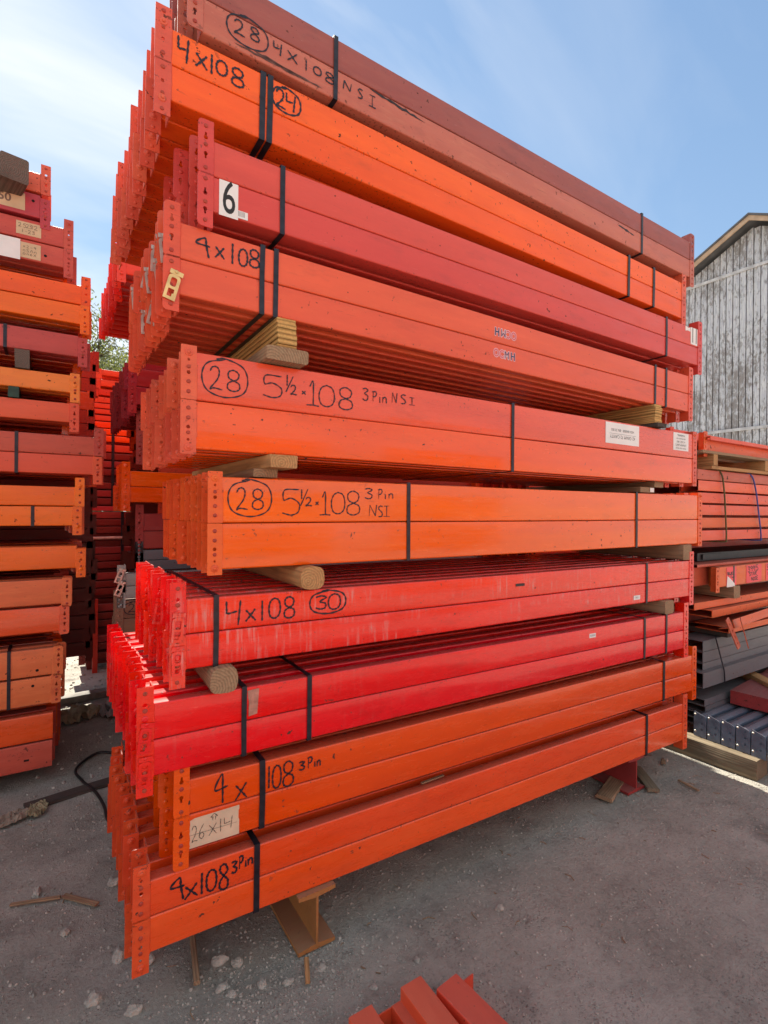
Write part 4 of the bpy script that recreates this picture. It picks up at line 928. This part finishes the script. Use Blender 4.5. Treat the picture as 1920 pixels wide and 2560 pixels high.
col = mixc(n,l,math_(n,l,'MULTIPLY',ramp(n,l,c3,.5,.7),.28),col,(.58,.53,.45)); col = mixc(n,l,math_(n,l,'MULTIPLY',ramp(n,l,c3,.32,.46,(1,1,1,1),(0,0,0,1)),.35),col,(.10,.09,.08))
peb = math_(n,l,'MULTIPLY',ramp(n,l,vo.outputs['Distance'],.18,.3,(1,1,1,1),(0,0,0,1)),ramp(n,l,nz(n,l,o_,5,4),.48,.62))
col = mixc(n,l,math_(n,l,'MULTIPLY',peb,.6),col,(.33,.30,.27))
dk_ = math_(n,l,'MULTIPLY',ramp(n,l,nz(n,l,o_,3.1,3),.6,.75),.5); col = mixc(n,l,dk_,col,(.075,.066,.06))
l.new(col,b.inputs['Base Color']); b.inputs['Roughness'].default_value = .95; b.inputs['Specular IOR Level'].default_value = .15
bp = n.new('ShaderNodeBump'); bp.inputs['Strength'].default_value = 1.0; bp.inputs['Distance'].default_value = .022
hh = math_(n,l,'ADD',math_(n,l,'MULTIPLY',c2,.8),math_(n,l,'ADD',math_(n,l,'MULTIPLY',c3,.5),math_(n,l,'MULTIPLY',peb,.35)))
l.new(hh,bp.inputs['Height']); l.new(bp.outputs[0],b.inputs['Normal'])
gr = link('ground', m.mesh('ground', gm, True)); tag(gr, kind='structure')
# gravel and stones
def stone_pts(rn, r_, sub=1):
    bm = bmesh.new(); bmesh.ops.create_icosphere(bm, subdivisions=sub, radius=1); sc_ = (rn.uniform(.7,1.25), rn.uniform(.6,1.0), rn.uniform(.45,.8)); a = rn.uniform(0,6.28); sd_ = rn.uniform(0,99)
    vs = []
    for v in bm.verts:
        p = v.co*(1+.45*noise.noise(v.co*1.3+Vector((sd_,0,0)))+.12*noise.noise(v.co*4+Vector((sd_,5,0)))); p = Vector([round(q_*2.6)/2.6*.45+q_*.55 for q_ in p]); p = Vector((p.x*sc_[0],p.y*sc_[1],p.z*sc_[2]))*r_
        vs.append((p.x*math.cos(a)-p.y*math.sin(a), p.x*math.sin(a)+p.y*math.cos(a), p.z))
    fs = [tuple(v.index for v in f.verts) for f in bm.faces]; bm.free(); return vs, fs
STONE = simple('stone', (.36,.335,.285), .9, 0, .35, 25, .4, .2)
rn = random.Random(11); m = MB(); proto = [stone_pts(rn, 1) for _ in range(14)]
def scatter(n_, fx_, rr):
    for _ in range(n_):
        x,y = fx_(); r_ = rr(); vs,fs = proto[rn.randrange(14)]
        z = gh(x,y)+r_*.15; m.add([(x+v[0]*r_,y+v[1]*r_,z+v[2]*r_) for v in vs], fs)
scatter(4200, lambda: (rn.uniform(-.45,.9), rn.triangular(1.0,3.4,1.5)), lambda: .0015+.0055*rn.random()**3)
scatter(1500, lambda: (rn.gauss(.55,.22), rn.gauss(1.45,.10)), lambda: .0015+.006*rn.random()**3)
scatter(9000, lambda: (rn.uniform(.6,3.3), rn.uniform(.85,2.2)), lambda: .0014+.0052*rn.random()**3)
scatter(500, lambda: (rn.uniform(-.1,.35), rn.uniform(2.6,3.1)), lambda: .002+.006*rn.random()**2)
scatter(900, lambda: (rn.uniform(-.1,.9), rn.uniform(3,6.5)), lambda: .003+.012*rn.random()**2)
cl = MB()
for _ in range(9000):
    x, y = rn.uniform(-.5,3.3), rn.uniform(.75,2.9)
    q_ = noise.fractal(Vector((x*1.6,y*1.6,7)),1,2,4)
    if rn.random() > max(.03, q_*1.1+.12): continue
    r_ = .002+.011*rn.random()**3; vs,fs = proto[rn.randrange(14)]
    cl.add([(x+v[0]*r_,y+v[1]*r_,gh(x,y)+r_*.0+v[2]*r_*.7) for v in vs], fs)
c_ = link('dirt_clods', cl.mesh('dirt_clods', gm, True)); tag(c_,'small clods of the same grey-brown dirt lying on the ground','dirt clods',kind='stuff')
tw = MB()
for _ in range(150):
    x, y = rn.uniform(-.4,3.1), rn.uniform(.9,2.9); a = rn.uniform(0,6.28); ln = rn.uniform(.008,.05); z = gh(x,y)+.002; wz = rn.uniform(.0006,.0022)
    tw.tube([(x,y,z),(x+math.cos(a)*ln*.5,y+math.sin(a)*ln*.5,z+.001+rn.uniform(0,.002)),(x+math.cos(a+.3)*ln,y+math.sin(a+.3)*ln,z)],wz,4)
c_ = link('wood_splinters', tw.mesh('wood_splinters', W_OLD)); tag(c_,'tiny wood splinters and twigs scattered over the dirt','splinters',kind='stuff')
g_ = link('gravel', m.mesh('gravel', STONE, False)); tag(g_,'loose gravel strewn over the dirt','gravel',kind='stuff')
for i,(x,y,r_,lab) in enumerate(((.19,1.843,.026,'pale rock left of the lowest connector foot'),(.262,1.775,.026,'rock half hidden behind the lowest connector foot'),(.452,1.655,.022,'angular rock left of the rusty bearer, larger of a pair'),(.50,1.621,.017,'smaller rock beside the angular rock near the rusty bearer'),(.61,1.473,.014,'round pebble just in front of the rusty bearer'),(.72,1.470,.017,'rock touching the near corner of the rusty bearer'),(.437,1.558,.015,'rock nearer the camera in the gravel patch'),(.455,1.521,.016,'pale triangular rock in the gravel patch'),(.203,1.615,.021,'white-grey rock near the bottom left edge'),(.541,1.508,.015,'brownish rock in the middle of the gravel'),(.21,2.214,.026,'rock by the left side of the bottom bundle'),(.046,2.041,.016,'lone rock on the left dirt'),(-.038,2.305,.02,'pale lump beside the wooden slat'),(1.368,1.349,.017,'single crumbly rock on the smooth right dirt'),(.824,1.326,.011,'small pebble between bearer and red beams'),(.11,1.708,.022,'long flat rock near the left bottom edge'),(.99,1.334,.012,'low dark pebble above the red beams'),(3.0,1.66,.018,'little rock by the sunlit strip'))):
    vs,fs = stone_pts(random.Random(50+i), r_, 3); k_ = MB(); k_.add(vs,fs); o = link('rock', k_.mesh('rock', STONE, False), None, (x,y,gh(x,y)+r_*.22)); tag(o, lab, 'rock', 'rocks on the dirt')
# debris
timber('thin bent wooden slat on the left dirt', (.145,2.115,.004), (.02,.15,.005), W_OLD, R(42), .001, name='wood_scrap', group='scraps of wood on the dirt')
timber('long thin stick lying on the left dirt', (.035,2.225,.004), (.012,.16,.005), W_OLD, R(72), .001, name='wood_scrap', group='scraps of wood on the dirt')
timber('stick poking from under the bottom bundle', (.374,1.60,.004), (.017,.24,.012), W_OLD, R(-8), .002, name='wood_scrap', group='scraps of wood on the dirt')
timber('short stick by the corner of the rusty bearer', (.655,1.43,.004), (.013,.09,.006), W_TAN, R(-22), .001, name='wood_scrap', group='scraps of wood on the dirt')
timber('half-buried plank across the lane behind the left stack corner', (-.10,2.985,-.006), (.07,.5,.016), W_DARK, R(-80), .002, name='wood_scrap', group='scraps of wood on the dirt')
timber('splintered board end under the red bearer', (2.31,1.58,.0), (.075,.3,.02), W_OLD, R(-72), .006, name='wood_scrap', group='scraps of wood on the dirt', rough=.004)
timber('grey board end beside the red bearer', (2.60,1.495,.0), (.06,.24,.018), W_SLEEP, R(-38), .004, name='wood_scrap', group='scraps of wood on the dirt')
timber('narrow dark stick on the right dirt', (2.80,1.375,.003), (.012,.115,.007), W_OLD, R(-10), .001, name='wood_scrap', group='scraps of wood on the dirt')
timber('flat bark chip near the sunlit strip', (2.93,1.63,.003), (.02,.06,.004), W_OLD, R(-60), .001, name='wood_scrap', group='scraps of wood on the dirt')
# cable
m = MB(); m.tube([tuple(p) for p in smooth3([(.55,3.5,.02),(.36,3.36,.012),(.23,3.42,.012),(.118,3.27,.012),(.142,3.11,.01),(.192,2.958,.008),(.218,2.796,.008),(.23,2.64,.008),(.33,2.5,.01)])],.007,8)
o = link('cable', m.mesh('cable', simple('black_rubber',(.012,.012,.012),.5), True)); tag(o,'black cable curling across the lane','cable')
def crumple(label, x, y, sx, sy, mat, seed, name, cat, hz=.035):
    rn_ = random.Random(seed); m = MB(); n_ = 12
    for j in range(n_+1):
        for i in range(n_+1):
            u,v = i/n_-.5, j/n_-.5; e = 1-abs(u*v)*1.2; m.v.append((u*sx*e+rn_.uniform(-.004,.004), v*sy*e+rn_.uniform(-.004,.004), .006+hz*abs(noise.noise(Vector((u*4,v*4,seed))))+rn_.uniform(0,.003)))
    for j in range(n_):
        for i in range(n_): m.f.append((j*(n_+1)+i,j*(n_+1)+i+1,(j+1)*(n_+1)+i+1,(j+1)*(n_+1)+i))
    o = link(name, m.mesh(name, mat, False), None, (x,y,0), (0,0,rn_.uniform(0,3))); md = o.modifiers.new('s','SOLIDIFY'); md.thickness = .002
    tag(o, label, cat, 'litter in the lane')
crumple('crumpled cardboard scrap by the left stack', -.15,2.90,.16,.1,simple('dirty_card',(.25,.2,.15),.9,0,.3,20,.3),3,'cardboard_scrap','cardboard')
crumple('torn yellowish paper scrap beside the cardboard', -.05,2.93,.14,.09,simple('dirty_paper',(.28,.24,.14),.9,0,.3,20,.3),5,'paper_scrap','paper')
crumple('heap of yellow-grey sacking in the middle of the lane', .16,4.1,.30,.22,simple('sacking',(.28,.24,.15),.9,0,.4,20,.3),8,'sacking','sacking',.14)
crumple('pale plastic sheet beside the sacking in the lane', .40,4.05,.25,.2,simple('dusty_plastic',(.22,.21,.2),.6,0,.3,20,.3),9,'plastic_sheet','plastic sheet',.12)
timber('long concrete-grey kerb board lying beyond the sacking', (.05,4.45,.0), (.09,.9,.05), simple('grey_board',(.2,.19,.17),.9), R(-85), .004, name='kerb_board')

# ------------------------------------------------------------ barn
XB = 14.0; ya = 5.71; za = 8.42; slope = .51; half = 4.4
bt_ = thing('weathered_barn', 'tall weathered barn with peeling grey board gable and tan eaves', 'barn', (XB,ya,0))
def wallz(y): return za-.14-slope*abs(y-ya)
m = MB(); y = ya-half; rn = random.Random(5)
while y < ya+half:
    wv_ = .148; t_ = rn.uniform(0,.012); y1 = min(y+wv_-.022, ya+half); z0_, z1_ = wallz(y), wallz(y1)
    if y < ya < y1: z0_ = z1_ = min(z0_, z1_)
    m.add([(-t_,y-ya,0),(-t_,y1-ya,0),(-t_,y1-ya,z1_),(-t_,y-ya,z0_),(.1,y-ya,0),(.1,y1-ya,0),(.1,y1-ya,z1_),(.1,y-ya,z0_)],[(0,1,2,3),(4,7,6,5),(0,4,5,1),(1,5,6,2),(2,6,7,3),(3,7,4,0)])
    y += wv_
bm_,n,l,b = newmat('peeling_paint')
tc = n.new('ShaderNodeTexCoord'); o_ = tc.outputs['Object']; vs_ = scaled(n,l,o_,(1,1.0,.42))
p1 = nz(n,l,vs_,16,9,.75,.5); p2 = nz(n,l,scaled(n,l,o_,(1,9,.6)),5,6,.6); p0 = nz(n,l,scaled(n,l,o_,(1,1.4,.6)),.9,5)
mask = ramp(n,l,math_(n,l,'ADD',p1,math_(n,l,'MULTIPLY',math_(n,l,'SUBTRACT',p0,.5),.75)),.42,.52)
wd_ = mixc(n,l,ramp(n,l,p2,.3,.7),(.20,.18,.18),(.34,.31,.29)); pt_ = mixc(n,l,ramp(n,l,p2,.35,.65),(.44,.44,.49),(.66,.65,.64))
l.new(mixc(n,l,mask,wd_,pt_),b.inputs['Base Color']); b.inputs['Roughness'].default_value = .9; b.inputs['Specular IOR Level'].default_value = .2
bp = n.new('ShaderNodeBump'); bp.inputs['Strength'].default_value = .8; bp.inputs['Distance'].default_value = .014; l.new(math_(n,l,'ADD',p1,math_(n,l,'MULTIPLY',mask,.3)),bp.inputs['Height']); l.new(bp.outputs[0],b.inputs['Normal'])
link('board_wall', m.mesh('board_wall', bm_), bt_)
TRIM = simple('tan_trim',(.48,.33,.22),.8,0,.2,6,.2); BAND = simple('grey_band',(.5,.48,.48),.8,0,.3,6,.3); ROOF = simple('roof_dark',(.09,.085,.09),.8,0,.3,6,.3)
m = MB(); m.box((.12,-half,0),(.16,half,za-.14-slope*half)); m.add([(.14,-half,za-.14-slope*half),(.14,half,za-.14-slope*half),(.14,0,za-.14)],[(0,1,2)]); link('wall_backing', m.mesh('wall_backing', simple('backing',(.03,.03,.03),.9)), bt_)
for z_ in (7.28,3.45):
    hw = min(half, (za-.14-z_)/slope); m = MB(); m.box((-.045,-hw,z_),(-.014,hw,z_+.07)); link('trim_band', m.mesh('trim_band', BAND), bt_)
for s_ in (1,-1):
    m = MB(); z_e = za-slope*(half+.3); m.add([(-.35,0,za-.11),(-.35,s_*(half+.3),z_e-.11),(-.35,s_*(half+.3),z_e),(-.35,0,za),(-.31,0,za-.11),(-.31,s_*(half+.3),z_e-.11),(-.31,s_*(half+.3),z_e),(-.31,0,za)],[(0,1,2,3),(7,6,5,4),(0,4,5,1),(1,5,6,2),(2,6,7,3),(3,7,4,0)])
    link('bargeboard', m.mesh('bargeboard', TRIM), bt_)
    m = MB(); m.add([(-.38,0,za+.003),(-.38,s_*(half+.4),za-slope*(half+.4)+.003),(9,s_*(half+.4),za-slope*(half+.4)+.003),(9,0,za+.003),(-.38,0,za+.05),(-.38,s_*(half+.4),za-slope*(half+.4)+.05),(9,s_*(half+.4),za-slope*(half+.4)+.05),(9,0,za+.05)],[(0,1,2,3),(7,6,5,4),(0,4,5,1),(1,5,6,2),(2,6,7,3),(3,7,4,0)])
    link('roof', m.mesh('roof', ROOF), bt_)
    m = MB(); m.box((.17,s_*half-.05,0),(8.8,s_*half+.05,za-.16-slope*half)); link('side_wall', m.mesh('side_wall', bm_), bt_)
# low pale crate stack in front of the barn
timber('pale board end just showing above the right stack before the barn', (7.35,3.58,0), (.3,.3,2.42), simple('pale_board',(.55,.5,.3),.8), 0, .01, name='board_pile')

# ------------------------------------------------------------ trees behind the far stack
LEAF = simple('leaf', (.085,.11,.035), .6, 0, .5, 2, 0); 
LEAF.node_tree.nodes['Principled BSDF'].inputs['Transmission Weight'].default_value = 0
nt = LEAF.node_tree; bs = nt.nodes['Principled BSDF']; tr = nt.nodes.new('ShaderNodeBsdfTranslucent'); tr.inputs[0].default_value = (.22,.24,.06,1); ms = nt.nodes.new('ShaderNodeMixShader'); ms.inputs[0].default_value = .45
ou = nt.nodes['Material Output']; nt.links.new(bs.outputs[0], ms.inputs[1]); nt.links.new(tr.outputs[0], ms.inputs[2]); nt.links.new(ms.outputs[0], ou.inputs[0])
BARK = simple('bark',(.12,.09,.07),.9,0,.4,12,.4)
def tree(label, x, y, H, rad, seed, nl=6000):
    rn = random.Random(seed); t = thing('tree', label, 'tree', (x,y,0), (0,0,0), 'trees beyond the far stack'); tips = []; m = MB()
    m.tube([(0,0,0),(.08,.02,H*.3),(-.04,.05,H*.55),(.03,0,H*.9)],[.16,.12,.08,.02],8)
    for i in range(34):
        z0_ = H*rn.uniform(.22,.88); a = rn.uniform(0,6.28); ln = rad*rn.uniform(.5,1.05)*(1-.55*max(0,(z0_/H-.5)*2)); e = (math.cos(a)*ln, math.sin(a)*ln, z0_+ln*rn.uniform(.3,.9))
        mid = (e[0]*.5+rn.uniform(-.1,.1), e[1]*.5+rn.uniform(-.1,.1), z0_+(e[2]-z0_)*.35); m.tube([(0,0,z0_),mid,e],[.04,.025,.008],5)
        tips += [e, mid, tuple((Vector(e)+Vector(mid))/2)]
        for q in range(3):
            e2 = (e[0]+rn.gauss(0,.3), e[1]+rn.gauss(0,.3), e[2]+rn.uniform(0,.5)); m.tube([mid,e2],[.015,.004],4); tips.append(e2)
    link('trunk', m.mesh('trunk', BARK), t); m = MB()
    for _ in range(nl):
        c_ = rn.choice(tips); s_ = .22; p = Vector((c_[0]+rn.gauss(0,s_),c_[1]+rn.gauss(0,s_),c_[2]+rn.gauss(0,s_)))
        d = Vector((rn.gauss(0,1),rn.gauss(0,1),rn.gauss(-.3,1))).normalized(); q = d.orthogonal().normalized()*.5; ln = rn.uniform(.08,.15)
        m.v += [tuple(p), tuple(p+(d*.5+q*.35)*ln), tuple(p+d*ln), tuple(p+(d*.5-q*.35)*ln)]; k_ = len(m.v)-4; m.f.append((k_,k_+1,k_+2,k_+3))
    link('crown', m.mesh('crown', LEAF, False, False), t)
tree('airy green tree showing above the far stack, nearer the left stack', .55,14.0,6.1,1.3,3,9000)
tree('airy green tree showing above the far stack, nearer the main stack', 1.75,15.5,5.9,1.5,4,9000)
tree('lower bushy tree between the two taller ones', 1.1,13.0,4.4,1.3,5,7000)
